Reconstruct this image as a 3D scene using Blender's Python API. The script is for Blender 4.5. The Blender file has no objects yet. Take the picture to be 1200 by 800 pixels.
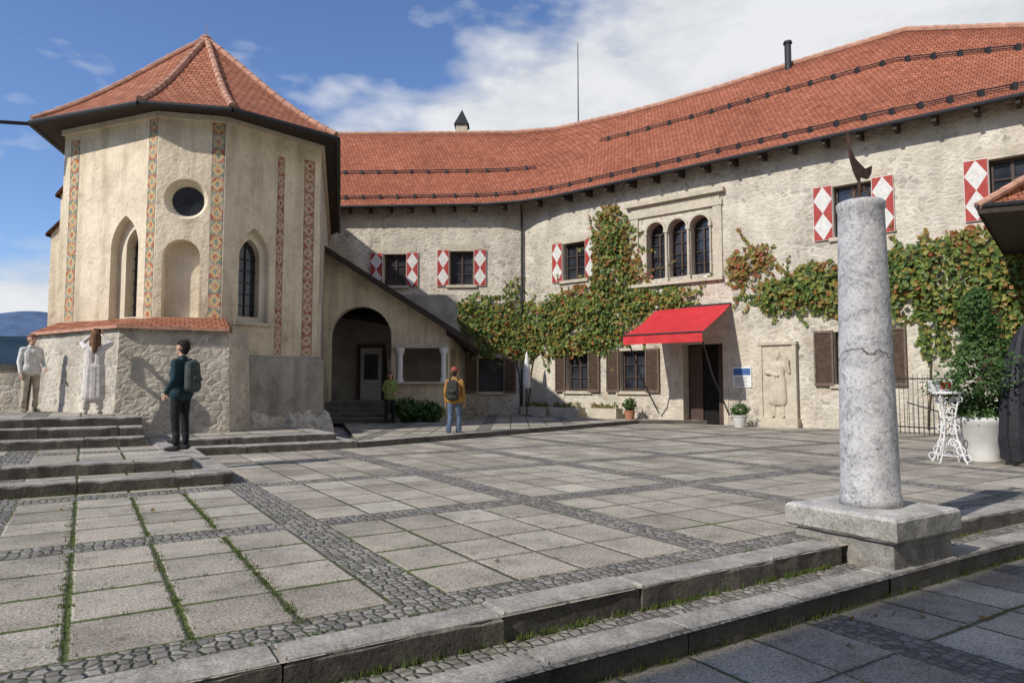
import bpy, bmesh, math, random
import numpy as np
from mathutils import Vector, Matrix
random.seed(7); rng=random.Random(11)
scene=bpy.context.scene
R=math.radians
# ------------------------------------------------------------------ materials
class NB:
    def __init__(s,name,rough=0.85,spec=0.3,metal=0):
        s.m=bpy.data.materials.new(name); s.m.use_nodes=True
        s.nt=s.m.node_tree; s.b=s.nt.nodes['Principled BSDF']
        s.b.inputs['Roughness'].default_value=rough
        s.b.inputs['Specular IOR Level'].default_value=spec
        s.b.inputs['Metallic'].default_value=metal
    def n(s,t): return s.nt.nodes.new(t)
    def put(s,sock,v):
        if v is None: return
        if isinstance(v,bpy.types.NodeSocket): s.nt.links.new(v,sock)
        else:
            if sock.type=='RGBA' and not hasattr(v,'__len__'): v=(v,v,v,1)
            sock.default_value=v
    def obj(s): return s.n('ShaderNodeTexCoord').outputs['Object']
    def uv(s): return s.n('ShaderNodeTexCoord').outputs['UV']
    def mapv(s,vec,scale=(1,1,1),loc=(0,0,0)):
        k=s.n('ShaderNodeMapping'); s.put(k.inputs['Vector'],vec); k.inputs['Scale'].default_value=scale; k.inputs['Location'].default_value=loc; return k.outputs[0]
    def noise(s,vec,scale,detail=4,rough=0.55,col=False):
        k=s.n('ShaderNodeTexNoise'); s.put(k.inputs['Vector'],vec); k.inputs['Scale'].default_value=scale
        k.inputs['Detail'].default_value=min(detail,4); k.inputs['Roughness'].default_value=rough
        return k.outputs['Color' if col else 'Fac']
    def vor(s,vec,scale,feature='F1',out='Distance',rnd=1):
        k=s.n('ShaderNodeTexVoronoi'); k.feature=feature; s.put(k.inputs['Vector'],vec); k.inputs['Scale'].default_value=scale
        k.inputs['Randomness'].default_value=rnd
        return k.outputs[out]
    def ramp(s,fac,stops,mode='LINEAR'):
        k=s.n('ShaderNodeValToRGB'); s.put(k.inputs[0],fac); e=k.color_ramp.elements; k.color_ramp.interpolation=mode
        while len(e)<len(stops): e.new(0.5)
        for i,(p,c) in enumerate(stops):
            e[i].position=p; e[i].color=c if hasattr(c,'__len__') else (c,c,c,1)
        return k.outputs[0]
    def mix(s,fac,a,b,mode='MIX'):
        k=s.n('ShaderNodeMix'); k.data_type='RGBA'; k.blend_type=mode
        s.put(k.inputs[0],fac); s.put(k.inputs[6],a); s.put(k.inputs[7],b); return k.outputs[2]
    def math(s,op,a,b=None,c=None):
        k=s.n('ShaderNodeMath'); k.operation=op
        s.put(k.inputs[0],a)
        if b is not None: s.put(k.inputs[1],b)
        if c is not None: s.put(k.inputs[2],c)
        return k.outputs[0]
    def sep(s,vec):
        k=s.n('ShaderNodeSeparateXYZ'); s.put(k.inputs[0],vec); return k.outputs
    def comb(s,x,y,z):
        k=s.n('ShaderNodeCombineXYZ'); s.put(k.inputs[0],x);s.put(k.inputs[1],y);s.put(k.inputs[2],z); return k.outputs[0]
    def bump(s,h,strength=0.5,dist=0.02):
        k=s.n('ShaderNodeBump'); s.put(k.inputs['Height'],h); k.inputs['Strength'].default_value=strength; k.inputs['Distance'].default_value=dist
        s.nt.links.new(k.outputs[0],s.b.inputs['Normal'])
    def col(s,c): s.put(s.b.inputs['Base Color'],c); return s.m
def simple(name,c,rough=0.8,var=0.25,scale=6,spec=0.3,metal=0,bump=0.0):
    k=NB(name,rough,spec,metal); o=k.obj(); n=k.noise(o,scale,3)
    d=tuple(x*(1-var) for x in c[:3])+(1,); l=tuple(min(1,x*(1+var)) for x in c[:3])+(1,)
    if bump: k.bump(k.noise(o,scale*4,3),bump,0.02)
    k.col(k.ramp(n,[(0.3,d),(0.7,l)])); return k.m
def mk_wall(name,scale=3.6,cover=0.5,D=1.0,warm=1.0):
    """lime-smeared rubble masonry"""
    k=NB(name,0.95,0.12); o=k.obj()
    warp=k.mix(0.2,o,k.noise(o,2.6,3,col=True),'ADD')
    wv=k.mapv(warp,(1,1,1.5))
    cellc=k.sep(k.vor(wv,scale,'F1','Color')); edge=k.vor(wv,scale,'DISTANCE_TO_EDGE','Distance')
    fine=k.noise(o,11,4,0.7); big=k.noise(o,0.45,4,0.65); med=k.noise(o,1.6,4,0.7)
    W=warm
    st=k.ramp(cellc[0],[(0.0,(.36*D,.33*D*W,.28*D*W,1)),(0.4,(.47*D,.43*D*W,.365*D*W,1)),(0.75,(.54*D,.50*D*W,.43*D*W,1)),(1,(.46*D,.385*D*W,.29*D*W,1))])
    lime=k.ramp(med,[(0.32,(.52*D,.47*D*W,.38*D*W,1)),(0.66,(.70*D,.645*D*W,.54*D*W,1))])
    ex=k.math('ADD',k.math('MULTIPLY',edge,1.7),k.math('MULTIPLY',k.math('SUBTRACT',fine,.5),1.5))
    ex=k.math('ADD',ex,k.math('MULTIPLY',k.math('SUBTRACT',big,.5),2.8)); ex=k.math('ADD',ex,k.math('MULTIPLY',cellc[1],.45))
    em=k.ramp(ex,[(0.22+cover*.3,0.0),(0.62+cover*.3,1.0)])
    c=k.mix(em,lime,st)
    pit=k.ramp(k.noise(o,24,3,.65),[(0.31,(.40,.37,.32,1)),(0.42,(1,1,1,1))]); c=k.mix(0.55,c,pit,'MULTIPLY')
    gr=k.ramp(k.noise(k.mapv(o,(1.3,1.3,.3)),1,4,0.6),[(0.33,(.76,.75,.73,1)),(0.6,(1.06,1.05,1.03,1))]); c=k.mix(0.8,c,gr,'MULTIPLY')
    h=k.math('ADD',k.math('MULTIPLY',k.ramp(edge,[(0,0.0),(0.2,1.0)]),.55),k.math('MULTIPLY',fine,1.0))
    k.bump(h,0.55,0.045)
    return k.col(c)
def mk_plaster(name,base,dark,stain=0.5):
    k=NB(name,0.9,0.12); o=k.obj()
    c=k.ramp(k.noise(o,1.1,4,0.7),[(0.34,dark),(0.56,base)])
    s1=k.ramp(k.noise(k.mapv(o,(2.4,2.4,.25)),1.2,4,0.65),[(0.36,(.64,.61,.56,1)),(0.54,(1,1,1,1))])
    c=k.mix(stain,c,s1,'MULTIPLY')
    sp=k.ramp(k.noise(o,7,4,0.75),[(0.34,(.62,.59,.55,1)),(0.46,(1,1,1,1))])
    c=k.mix(stain*0.8,c,sp,'MULTIPLY')
    z=k.sep(o)[2]
    low=k.ramp(k.math('ADD',k.math('MULTIPLY',z,0.1),k.math('MULTIPLY',k.noise(o,1.5,4),0.5)),[(0.42,(.70,.69,.68,1)),(0.72,(1,1,1,1))])
    c=k.mix(0.7,c,low,'MULTIPLY')
    k.bump(k.noise(o,5,4,0.75),0.7,0.06)
    return k.col(c)
def mk_roof(name,c1,c2,w,h):
    k=NB(name,0.85,0.12); u=k.uv()
    br=k.n('ShaderNodeTexBrick'); k.put(br.inputs['Vector'],u); br.offset=0.5
    br.inputs['Scale'].default_value=1; br.inputs['Brick Width'].default_value=w; br.inputs['Row Height'].default_value=h
    br.inputs['Mortar Size'].default_value=0.011; br.inputs['Mortar Smooth'].default_value=0.3; br.inputs['Bias'].default_value=0
    br.inputs['Color1'].default_value=c1; br.inputs['Color2'].default_value=c2
    br.inputs['Mortar'].default_value=(c1[0]*.25,c1[1]*.3,c1[2]*.35,1)
    big=k.ramp(k.noise(u,0.35,4,0.65),[(0.3,(.78,.78,.78,1)),(0.7,(1.12,1.14,1.16,1))])
    c=k.mix(1,br.outputs['Color'],big,'MULTIPLY')
    sm=k.ramp(k.noise(u,3.5,4,.75),[(0.35,(.74,.72,.70,1)),(0.65,(1.14,1.14,1.14,1))]); c=k.mix(0.9,c,sm,'MULTIPLY')
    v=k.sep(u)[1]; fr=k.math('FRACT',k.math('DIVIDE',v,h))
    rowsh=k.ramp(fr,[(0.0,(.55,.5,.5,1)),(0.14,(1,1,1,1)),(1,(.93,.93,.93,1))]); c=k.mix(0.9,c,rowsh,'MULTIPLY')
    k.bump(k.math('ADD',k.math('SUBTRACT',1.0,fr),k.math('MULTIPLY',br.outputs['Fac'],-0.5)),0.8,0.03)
    return k.col(c)
def mk_paving(name,tone=1.0,bandonly=False):
    k=NB(name,0.9,0.2); o=k.obj(); sx,sy,sz=k.sep(o)
    T=tone
    PS,PT,B=2.65,2.95,0.36
    cv=k.mapv(o,(1,1,0.01)); wcv=k.mix(0.03,cv,k.noise(cv,8,2,col=True),'ADD')
    cd=k.vor(wcv,13.5,'DISTANCE_TO_EDGE','Distance',0.6); cc=k.sep(k.vor(wcv,13.5,'F1','Color',0.6))[0]
    n1=k.noise(o,0.7,4); n75=k.noise(o,50,3,0.8); n11=k.noise(o,8,4,0.7); n2=k.noise(o,1.3,4,0.75)
    # more growth on the left-hand, less walked side
    side=k.ramp(k.math('MULTIPLY',sx,-0.1),[(0.0,0.0),(1.0,0.0)])
    lm=k.n('ShaderNodeMapRange'); k.put(lm.inputs['Value'],sx); lm.inputs['From Min'].default_value=3.5; lm.inputs['From Max'].default_value=0.5; lm.inputs['To Min'].default_value=0.0; lm.inputs['To Max'].default_value=.16
    gm=k.ramp(k.math('ADD',n1,lm.outputs[0]),[(0.50,0.0),(0.64,1.0)])
    gcol=k.ramp(n75,[(0.3,(.06,.085,.022,1)),(0.7,(.14,.175,.055,1))])
    cob=k.ramp(cc,[(0,(.18*T,.17*T,.155*T,1)),(1,(.36*T,.34*T,.305*T,1))])
    jm=k.ramp(cd,[(0.03,1.0),(0.12,0.0)])
    cob=k.mix(k.math('MULTIPLY',jm,.8),cob,k.mix(k.math('MULTIPLY',gm,0.45),(.16*T,.145*T,.12*T,1),gcol))
    hc=k.ramp(cd,[(0.0,0.0),(0.22,1.0)])
    mott=k.ramp(n2,[(0.34,(.62,.61,.60,1)),(0.5,(.92,.91,.90,1)),(0.64,(1.10,1.08,1.05,1))])
    spots=k.ramp(n11,[(0.32,(.55,.53,.50,1)),(0.43,(1,1,1,1)),(.62,(1,1,1,1)),(.74,(1.16,1.14,1.10,1))])
    if bandonly: c=cob; hh=hc
    else:
        fs=k.math('FLOORED_MODULO',k.math('SUBTRACT',sx,1.68),PS); ft=k.math('FLOORED_MODULO',k.math('SUBTRACT',sy,3.72),PT)
        wb_=k.math('MULTIPLY',k.math('SUBTRACT',k.noise(o,5,2),0.5),0.07)
        band=k.math('MAXIMUM',k.math('LESS_THAN',k.math('ADD',fs,wb_),B),k.math('LESS_THAN',k.math('ADD',ft,wb_),B))
        ws=(PS-B)/4; wt=(PT-B)/4
        a=k.math('DIVIDE',k.math('SUBTRACT',fs,B),ws); b=k.math('DIVIDE',k.math('SUBTRACT',ft,B),wt)
        wob=k.math('MULTIPLY',k.math('SUBTRACT',n11,0.5),0.06)
        fa=k.math('FRACT',k.math('ADD',a,wob)); fb=k.math('FRACT',k.math('ADD',b,wob))
        ea=k.math('MINIMUM',fa,k.math('SUBTRACT',1.0,fa)); eb=k.math('MINIMUM',fb,k.math('SUBTRACT',1.0,fb))
        e=k.math('MINIMUM',ea,eb)
        ids=k.comb(k.math('ADD',k.math('FLOOR',a),k.math('MULTIPLY',k.math('FLOOR',k.math('DIVIDE',k.math('SUBTRACT',sx,1.68),PS)),7.0)),k.math('ADD',k.math('FLOOR',b),k.math('MULTIPLY',k.math('FLOOR',k.math('DIVIDE',k.math('SUBTRACT',sy,3.72),PT)),7.0)),0.0)
        wn=k.n('ShaderNodeTexWhiteNoise'); wn.noise_dimensions='3D'; k.put(wn.inputs['Vector'],ids)
        slab=k.ramp(wn.outputs['Value'],[(0,(.36*T,.325*T,.275*T,1)),(.5,(.47*T,.43*T,.365*T,1)),(.8,(.50*T,.455*T,.385*T,1)),(1,(.56*T,.52*T,.45*T,1))])
        agg=k.ramp(n75,[(0.36,(.30,.29,.27,1)),(0.5,(.95,.94,.92,1)),(0.64,(1.4,1.38,1.32,1))]); slab=k.mix(0.75,slab,agg,'MULTIPLY')
        jc=k.mix(k.math('MULTIPLY',gm,0.95),(.13,.115,.09,1),gcol)
        wid=k.math('MULTIPLY',gm,.016)
        edgem=k.ramp(k.math('SUBTRACT',k.math('ADD',e,k.math('MULTIPLY',k.math('SUBTRACT',n75,.5),.035)),wid),[(0.008,1.0),(0.024,0.0)])
        sl=k.mix(edgem,slab,jc); c=k.mix(band,sl,cob)
        hs=k.math('ADD',k.ramp(e,[(0.01,0.0),(0.05,1.0)]),k.math('MULTIPLY',n75,0.6)); hh=k.mix(band,hs,hc)
    c=k.mix(0.9,c,mott,'MULTIPLY'); c=k.mix(0.8,c,spots,'MULTIPLY')
    k.bump(hh,0.8,0.02)
    return k.col(c)
def mk_stone(name,c,dark=0.6,scale=3,rough=0.85,bump=0.5,vdark=1.0):
    k=NB(name,rough,0.2); o=k.obj()
    cc=k.ramp(k.noise(o,scale,4,0.75),[(0.32,tuple(x*dark for x in c[:3])+(1,)),(0.6,c)])
    n60=k.noise(o,45,3,0.75)
    sp=k.ramp(n60,[(0.35,(.5,.5,.49,1)),(0.6,(1.2,1.2,1.18,1))]); cc=k.mix(0.6,cc,sp,'MULTIPLY')
    if vdark<1:   # riser shade put into the colour of upright faces
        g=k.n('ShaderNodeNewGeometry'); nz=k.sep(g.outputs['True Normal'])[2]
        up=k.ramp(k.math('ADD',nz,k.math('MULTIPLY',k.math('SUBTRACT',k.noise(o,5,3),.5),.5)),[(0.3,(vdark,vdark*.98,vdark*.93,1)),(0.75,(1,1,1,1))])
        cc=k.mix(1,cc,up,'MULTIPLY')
    k.bump(k.math('ADD',k.noise(o,scale*2.5,4),k.math('MULTIPLY',n60,0.4)),bump,0.04)
    return k.col(cc)
def mk_stripe(name,a,b,bg,per):
    k=NB(name,0.9,0.1); x,y,_=k.sep(k.uv()); o=k.obj()
    fx=k.math('ABSOLUTE',k.math('SUBTRACT',x,0.5)); vv=k.math('DIVIDE',y,per); fy=k.math('ABSOLUTE',k.math('SUBTRACT',k.math('FRACT',vv),0.5))
    d=k.math('ADD',fx,fy)
    ing=k.math('LESS_THAN',d,0.24); mid=k.math('LESS_THAN',d,0.46)
    alt=k.math('LESS_THAN',k.math('FRACT',k.math('MULTIPLY',vv,.5)),.5)
    c=k.mix(mid,k.mix(alt,a,b),bg); c=k.mix(ing,c,k.mix(alt,b,a))
    bord=k.math('GREATER_THAN',fx,0.43); c=k.mix(bord,c,(.16,.13,.10,1))
    w=k.ramp(k.noise(o,9,4,0.75),[(0.42,0.0),(0.6,1.0)]); c=k.mix(k.math('MULTIPLY',w,0.6),c,(.60,.51,.37,1))
    return k.col(c)
def mk_shutter(name):
    k=NB(name,0.6,0.3); x,y,_=k.sep(k.uv()); o=k.obj()
    fy=k.math('ABSOLUTE',k.math('SUBTRACT',k.math('FRACT',k.math('MULTIPLY',y,2.0)),0.5))
    fx=k.math('ABSOLUTE',k.math('SUBTRACT',x,0.5))
    m=k.math('GREATER_THAN',k.math('ADD',fx,fy),0.5)
    n=k.noise(o,9,4)
    red=k.ramp(n,[(0.3,(.30,.03,.025,1)),(0.7,(.42,.06,.045,1))]); wh=k.ramp(n,[(0.3,(.55,.53,.48,1)),(0.7,(.72,.70,.66,1))])
    return k.col(k.mix(m,wh,red))
def mk_leaf(name,stops,wr=.55,wn=.5):
    k=NB(name,0.5,0.3); g=k.n('ShaderNodeNewGeometry'); r=g.outputs['Random Per Island']; o=k.obj()
    f=k.math('ADD',k.math('MULTIPLY',r,wr),k.math('MULTIPLY',k.noise(o,1.1,3),wn))
    c=k.ramp(f,stops)
    tr=k.n('ShaderNodeBsdfTranslucent'); k.put(tr.inputs[0],c)
    mx=k.n('ShaderNodeMixShader'); mx.inputs[0].default_value=0.3
    k.nt.links.new(k.b.outputs[0],mx.inputs[1]); k.nt.links.new(tr.outputs[0],mx.inputs[2])
    out=[n for n in k.nt.nodes if n.type=='OUTPUT_MATERIAL'][0]; k.nt.links.new(mx.outputs[0],out.inputs[0])
    return k.col(c)
def mk_glass():
    k=NB('window_glass',0.08,0.6); o=k.obj()
    return k.col(k.ramp(k.noise(o,1.5,2),[(0.3,(.012,.015,.02,1)),(0.7,(.05,.055,.065,1))]))
def mk_marble():
    k=NB('column_marble',0.75,0.25); o=k.obj()
    w=k.mix(0.6,o,k.noise(o,2.5,4,col=True),'ADD')
    base=k.ramp(k.noise(o,5,4,0.75),[(0.3,(.36,.35,.35,1)),(0.6,(.58,.57,.56,1))])
    v=k.ramp(k.math('ABSOLUTE',k.math('SUBTRACT',k.noise(k.mapv(w,(1,1,1.6)),2.2,4,.6),0.5)),[(0.0,(.45,.45,.47,1)),(0.025,(1,1,1,1))])
    c=k.mix(0.75,base,v,'MULTIPLY')
    sp=k.ramp(k.noise(o,30,4,0.75),[(0.36,(.5,.49,.47,1)),(0.5,(1,1,1,1))]); c=k.mix(0.7,c,sp,'MULTIPLY')
    z=k.sep(o)[2]
    ring=k.math('ABSOLUTE',k.math('SUBTRACT',k.math('ADD',z,k.math('MULTIPLY',k.noise(o,5,3),0.3)),1.78))
    c=k.mix(k.ramp(ring,[(0.004,1.0),(0.009,0.0)]),c,(.10,.09,.08,1))
    k.bump(k.noise(o,24,4,.7),0.45,0.025)
    return k.col(c)
M={}
M['wall']=mk_wall('castle_rubble_wall',3.7,0.75,1.0)
M['rubble']=mk_wall('rubble_masonry',4.6,0.1,0.92,.99)
M['cream']=mk_plaster('chapel_plaster',(.80,.685,.505,1),(.64,.535,.385,1),0.6)
M['creamlt']=mk_plaster('recess_plaster',(.80,.71,.55,1),(.70,.61,.46,1),0.3)
M['grayplaster']=mk_plaster('plinth_plaster',(.50,.465,.40,1),(.34,.31,.27,1),0.7)
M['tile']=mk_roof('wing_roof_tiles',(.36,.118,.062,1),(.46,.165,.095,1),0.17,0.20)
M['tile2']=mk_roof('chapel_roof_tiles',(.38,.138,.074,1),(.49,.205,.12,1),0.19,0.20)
M['ridge']=simple('ridge_tiles',(.46,.25,.17,1),0.85,0.25,5,bump=0.3)
M['wood']=simple('dark_timber',(.05,.037,.03,1),0.8,0.3,9)
M['iron']=simple('dark_iron',(.03,.03,.032,1),0.5,0.2,9)
M['rust']=simple('rusty_iron',(.07,.035,.024,1),0.75,0.4,15)
M['brown']=simple('brown_shutter_wood',(.15,.105,.075,1),0.7,0.3,9)
M['frame']=simple('window_frame_brown',(.07,.045,.035,1),0.6,0.2,9)
M['stonetrim']=mk_stone('limestone_trim',(.60,.535,.42,1),0.75,3)
M['glass']=mk_glass()
M['black']=simple('dark_interior',(.012,.011,.010,1),0.9)
M['pave']=mk_paving('courtyard_paving')
M['cobble']=mk_paving('cobbles',1.0,True)
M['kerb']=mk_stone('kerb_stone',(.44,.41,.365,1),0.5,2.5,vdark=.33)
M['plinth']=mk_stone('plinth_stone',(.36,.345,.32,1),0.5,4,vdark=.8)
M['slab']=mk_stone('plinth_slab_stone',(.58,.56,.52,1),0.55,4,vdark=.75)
M['marble']=mk_marble()
M['s1']=mk_stripe('painted_band_diamond',(.36,.10,.06,1),(.16,.22,.17,1),(.55,.36,.14,1),0.36)
M['s2']=mk_stripe('painted_band_red',(.32,.07,.05,1),(.30,.13,.07,1),(.50,.40,.27,1),0.30)
M['shutter']=mk_shutter('red_white_shutter')
M['awning']=simple('red_awning_cloth',(.55,.035,.04,1),0.75,0.12,3)
M['white']=simple('white_paint',(.72,.71,.69,1),0.5,0.06,4)
M['leaf']=mk_leaf('vine_leaves',[(0.17,(.30,.06,.03,1)),(0.27,(.33,.20,.05,1)),(0.36,(.30,.31,.07,1)),(0.50,(.19,.25,.055,1)),(0.62,(.11,.17,.04,1)),(0.85,(.055,.10,.025,1))],.62,.42)
M['leafred']=mk_leaf('autumn_vine_leaves',[(0.2,(.32,.05,.035,1)),(0.42,(.32,.17,.05,1)),(0.62,(.26,.25,.06,1)),(0.85,(.12,.17,.04,1))])
M['conifer']=mk_leaf('conifer_foliage',[(0.2,(.035,.08,.02,1)),(0.8,(.085,.16,.035,1))])
M['blade']=mk_leaf('grass_blades',[(0.2,(.07,.12,.02,1)),(0.8,(.16,.20,.05,1))])
M['dead']=mk_leaf('fallen_leaf',[(0.2,(.30,.10,.03,1)),(0.8,(.36,.24,.08,1))])
M['bark']=simple('vine_bark',(.10,.075,.05,1),0.9,0.3,12)
M['pot']=simple('pot_white',(.55,.54,.51,1),0.7,0.12,4)
M['terrap']=simple('terracotta',(.38,.17,.10,1),0.8,0.2,6)
M['blackcloth']=simple('black_cover',(.022,.022,.026,1),0.6,0.3,5,bump=.5)
M['soil']=simple('soil',(.06,.045,.03,1),0.95)
M['blue']=simple('blue_sign',(.05,.12,.3,1),0.5,0.1)
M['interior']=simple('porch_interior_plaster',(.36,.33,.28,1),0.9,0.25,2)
M['doorp']=simple('porch_door_paint',(.60,.60,.58,1),0.6,0.08)
M['grass']=simple('grass',(.06,.09,.03,1),0.95,0.3,0.5)
# ------------------------------------------------------------------ mesh builder
class MB:
    def __init__(s): s.v=[];s.f=[];s.m=[];s.uv=[];s.mats=[]
    def mi(s,mat):
        mat=M[mat] if isinstance(mat,str) else mat
        if mat not in s.mats: s.mats.append(mat)
        return s.mats.index(mat)
    def face(s,pts,mat,uv=None):
        i=len(s.v); s.v+= [tuple(p) for p in pts]; s.f.append(tuple(range(i,i+len(pts)))); s.m.append(s.mi(mat)); s.uv.append(uv)
    def hexa(s,p,mat):
        for q in ((3,2,1,0),(4,5,6,7),(0,1,5,4),(1,2,6,5),(2,3,7,6),(3,0,4,7)):
            s.face([p[j] for j in q],mat)
    def box(s,x0,x1,y0,y1,z0,z1,mat):
        s.hexa([(x0,y0,z0),(x1,y0,z0),(x1,y1,z0),(x0,y1,z0),(x0,y0,z1),(x1,y0,z1),(x1,y1,z1),(x0,y1,z1)],mat)
    def tube(s,a,b,ra,rb,mat,n=8,cap=True):
        a=Vector(a);b=Vector(b); d=(b-a).normalized(); u=d.orthogonal().normalized(); w=d.cross(u)
        A=[a+(u*math.cos(t)+w*math.sin(t))*ra for t in [2*math.pi*i/n for i in range(n)]]
        B=[b+(u*math.cos(t)+w*math.sin(t))*rb for t in [2*math.pi*i/n for i in range(n)]]
        for i in range(n): s.face([A[i],A[(i+1)%n],B[(i+1)%n],B[i]],mat)
        if cap: s.face(A[::-1],mat); s.face(B,mat)
    def path(s,pts,r,mat,n=6):
        for i in range(len(pts)-1): s.tube(pts[i],pts[i+1],r,r,mat,n)
    def lathe(s,prof,c,mat,n=32):
        for i in range(len(prof)-1):
            (r0,z0),(r1,z1)=prof[i],prof[i+1]
            for j in range(n):
                a=2*math.pi*j/n;b=2*math.pi*(j+1)/n
                q=[(c[0]+r0*math.cos(a),c[1]+r0*math.sin(a),c[2]+z0),(c[0]+r0*math.cos(b),c[1]+r0*math.sin(b),c[2]+z0),(c[0]+r1*math.cos(b),c[1]+r1*math.sin(b),c[2]+z1),(c[0]+r1*math.cos(a),c[1]+r1*math.sin(a),c[2]+z1)]
                s.face(q,mat)
    def poly_prism(s,pts,z0,z1,mat,matside=None):
        s.face([(a,b,z1) for a,b in pts],mat)
        for i in range(len(pts)):
            a=pts[i];b=pts[(i+1)%len(pts)]; s.face([(a[0],a[1],z0),(b[0],b[1],z0),(b[0],b[1],z1),(a[0],a[1],z1)],matside or mat)
    def build(s,name,parent=None,smooth=False,merge=False,loc=None,rotz=0):
        me=bpy.data.meshes.new(name); me.from_pydata(s.v,[],s.f)
        for m in s.mats: me.materials.append(m)
        me.polygons.foreach_set('material_index',s.m)
        if any(u is not None for u in s.uv):
            l=me.uv_layers.new(name='UVMap'); k=0
            for f,u in zip(s.f,s.uv):
                for j in range(len(f)):
                    if u is not None: l.data[k].uv=u[j]
                    k+=1
        if merge:
            bm=bmesh.new(); bm.from_mesh(me); bmesh.ops.remove_doubles(bm,verts=bm.verts,dist=0.0004); bmesh.ops.recalc_face_normals(bm,faces=bm.faces); bm.to_mesh(me); bm.free()
        if smooth: me.polygons.foreach_set('use_smooth',[True]*len(me.polygons))
        me.update()
        o=bpy.data.objects.new(name,me); scene.collection.objects.link(o)
        if parent: o.parent=parent
        if loc: o.location=loc
        o.rotation_euler[2]=rotz
        return o
def empty(name,loc=(0,0,0)):
    e=bpy.data.objects.new(name,None); e.empty_display_size=0.5; scene.collection.objects.link(e); e.location=loc; return e
class Fr:
    def __init__(s,a,b):
        s.o=Vector((a[0],a[1],0)); d=Vector((b[0]-a[0],b[1]-a[1],0)); s.L=d.length; s.d=d.normalized(); s.n=Vector((s.d.y,-s.d.x,0))
    def p(s,k,z,o=0): q=s.o+s.d*k+s.n*o; return (q.x,q.y,z)
def lbox(mb,fr,k0,k1,z0,z1,o0,o1,mat):
    p=[fr.p(k0,z0,o1),fr.p(k1,z0,o1),fr.p(k1,z0,o0),fr.p(k0,z0,o0),fr.p(k0,z1,o1),fr.p(k1,z1,o1),fr.p(k1,z1,o0),fr.p(k0,z1,o0)]
    mb.hexa(p,mat)
def shape(kind,k0,k1,z0,z1,n=14):
    w=k1-k0
    if kind=='rect': return [(k0,z0),(k0,z1),(k1,z1),(k1,z0)],None
    if kind=='arch':
        r=w/2;zs=z1-r; c=[(k0+r+r*math.cos(math.pi*(1-i/n)),zs+r*math.sin(math.pi*(1-i/n))) for i in range(n+1)]
        return [(k0,z0)]+c+[(k1,z0)],c
    if kind=='gothic':
        zs=z1-.8660254*w; c=[(k1+w*math.cos(a),zs+w*math.sin(a)) for a in [math.pi-math.pi/3*i/(n//2) for i in range(n//2+1)]]
        c+=[(k0+w*math.cos(a),zs+w*math.sin(a)) for a in [math.pi/3-math.pi/3*i/(n//2) for i in range(1,n//2+1)]]
        return [(k0,z0)]+c+[(k1,z0)],c
    if kind=='circle':
        r=w/2; cz=(z0+z1)/2; n=24
        c=[(k0+r+r*math.cos(math.pi-2*math.pi*i/n),cz+r*math.sin(math.pi-2*math.pi*i/n)) for i in range(n)]
        return c,c
def wall(mb,fr,k0,k1,z0,z1,ops,mat,o=0):
    ks=sorted(set([k0,k1]+[x for q in ops for x in (q['k'][0],q['k'][1])])); zs=sorted(set([z0,z1]+[x for q in ops for x in (q['z'][0],q['z'][1])]))
    for i in range(len(ks)-1):
        for j in range(len(zs)-1):
            kc=(ks[i]+ks[i+1])/2;zc=(zs[j]+zs[j+1])/2
            if any(q['k'][0]<kc<q['k'][1] and q['z'][0]<zc<q['z'][1] for q in ops): continue
            mb.face([fr.p(ks[i],zs[j],o),fr.p(ks[i+1],zs[j],o),fr.p(ks[i+1],zs[j+1],o),fr.p(ks[i],zs[j+1],o)],mat)
    for q in ops:
        a,b=q['k'];c,d=q['z']; kind=q.get('kind','rect'); dep=q.get('dep',0.25); rm=q.get('rm',mat); bm_=q.get('back','glass')
        bound,cv=shape(kind,a,b,c,d); sp=q.get('splay',0)
        if kind in('arch','gothic'):
            for i in range(len(cv)-1):
                mb.face([fr.p(cv[i][0],cv[i][1],o),fr.p(cv[i+1][0],cv[i+1][1],o),fr.p(cv[i+1][0],d,o),fr.p(cv[i][0],d,o)],mat)
        if kind=='circle':
            for i in range(len(cv)):
                p1=cv[i];p2=cv[(i+1)%len(cv)]; zz=d if (p1[1]+p2[1])/2>(c+d)/2 else c
                mb.face([fr.p(p1[0],p1[1],o),fr.p(p2[0],p2[1],o),fr.p(p2[0],zz,o),fr.p(p1[0],zz,o)],mat)
        kc=(a+b)/2; zc=(c+d)/2
        inner=[(kc+(x-kc)*(1-sp),zc+(y-zc)*(1-sp*(b-a)/(d-c))) for x,y in bound]
        N=len(bound)
        for i in range(N):
            p1=bound[i];p2=bound[(i+1)%N];q1=inner[i];q2=inner[(i+1)%N]
            mb.face([fr.p(p1[0],p1[1],o),fr.p(p2[0],p2[1],o),fr.p(q2[0],q2[1],o-dep),fr.p(q1[0],q1[1],o-dep)],rm)
        if bm_: mb.face([fr.p(x,y,o-dep) for x,y in inner][::-1],bm_)
def win_bars(mb,fr,k0,k1,z0,z1,o,cols=2,rows=3,fw=0.06,bw=0.025,mat='frame'):
    lbox(mb,fr,k0,k0+fw,z0,z1,o,o+.05,mat);lbox(mb,fr,k1-fw,k1,z0,z1,o,o+.05,mat)
    lbox(mb,fr,k0+fw,k1-fw,z0,z0+fw,o,o+.05,mat);lbox(mb,fr,k0+fw,k1-fw,z1-fw,z1,o,o+.05,mat)
    for i in range(1,cols):
        k=k0+(k1-k0)*i/cols; w=bw*1.6 if i*2==cols else bw
        lbox(mb,fr,k-w,k+w,z0+fw,z1-fw,o+.002,o+.045,mat)
    for j in range(1,rows):
        z=z0+(z1-z0)*j/rows; lbox(mb,fr,k0+fw,k1-fw,z-bw*.7,z+bw*.7,o+.004,o+.035,mat)
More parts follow.
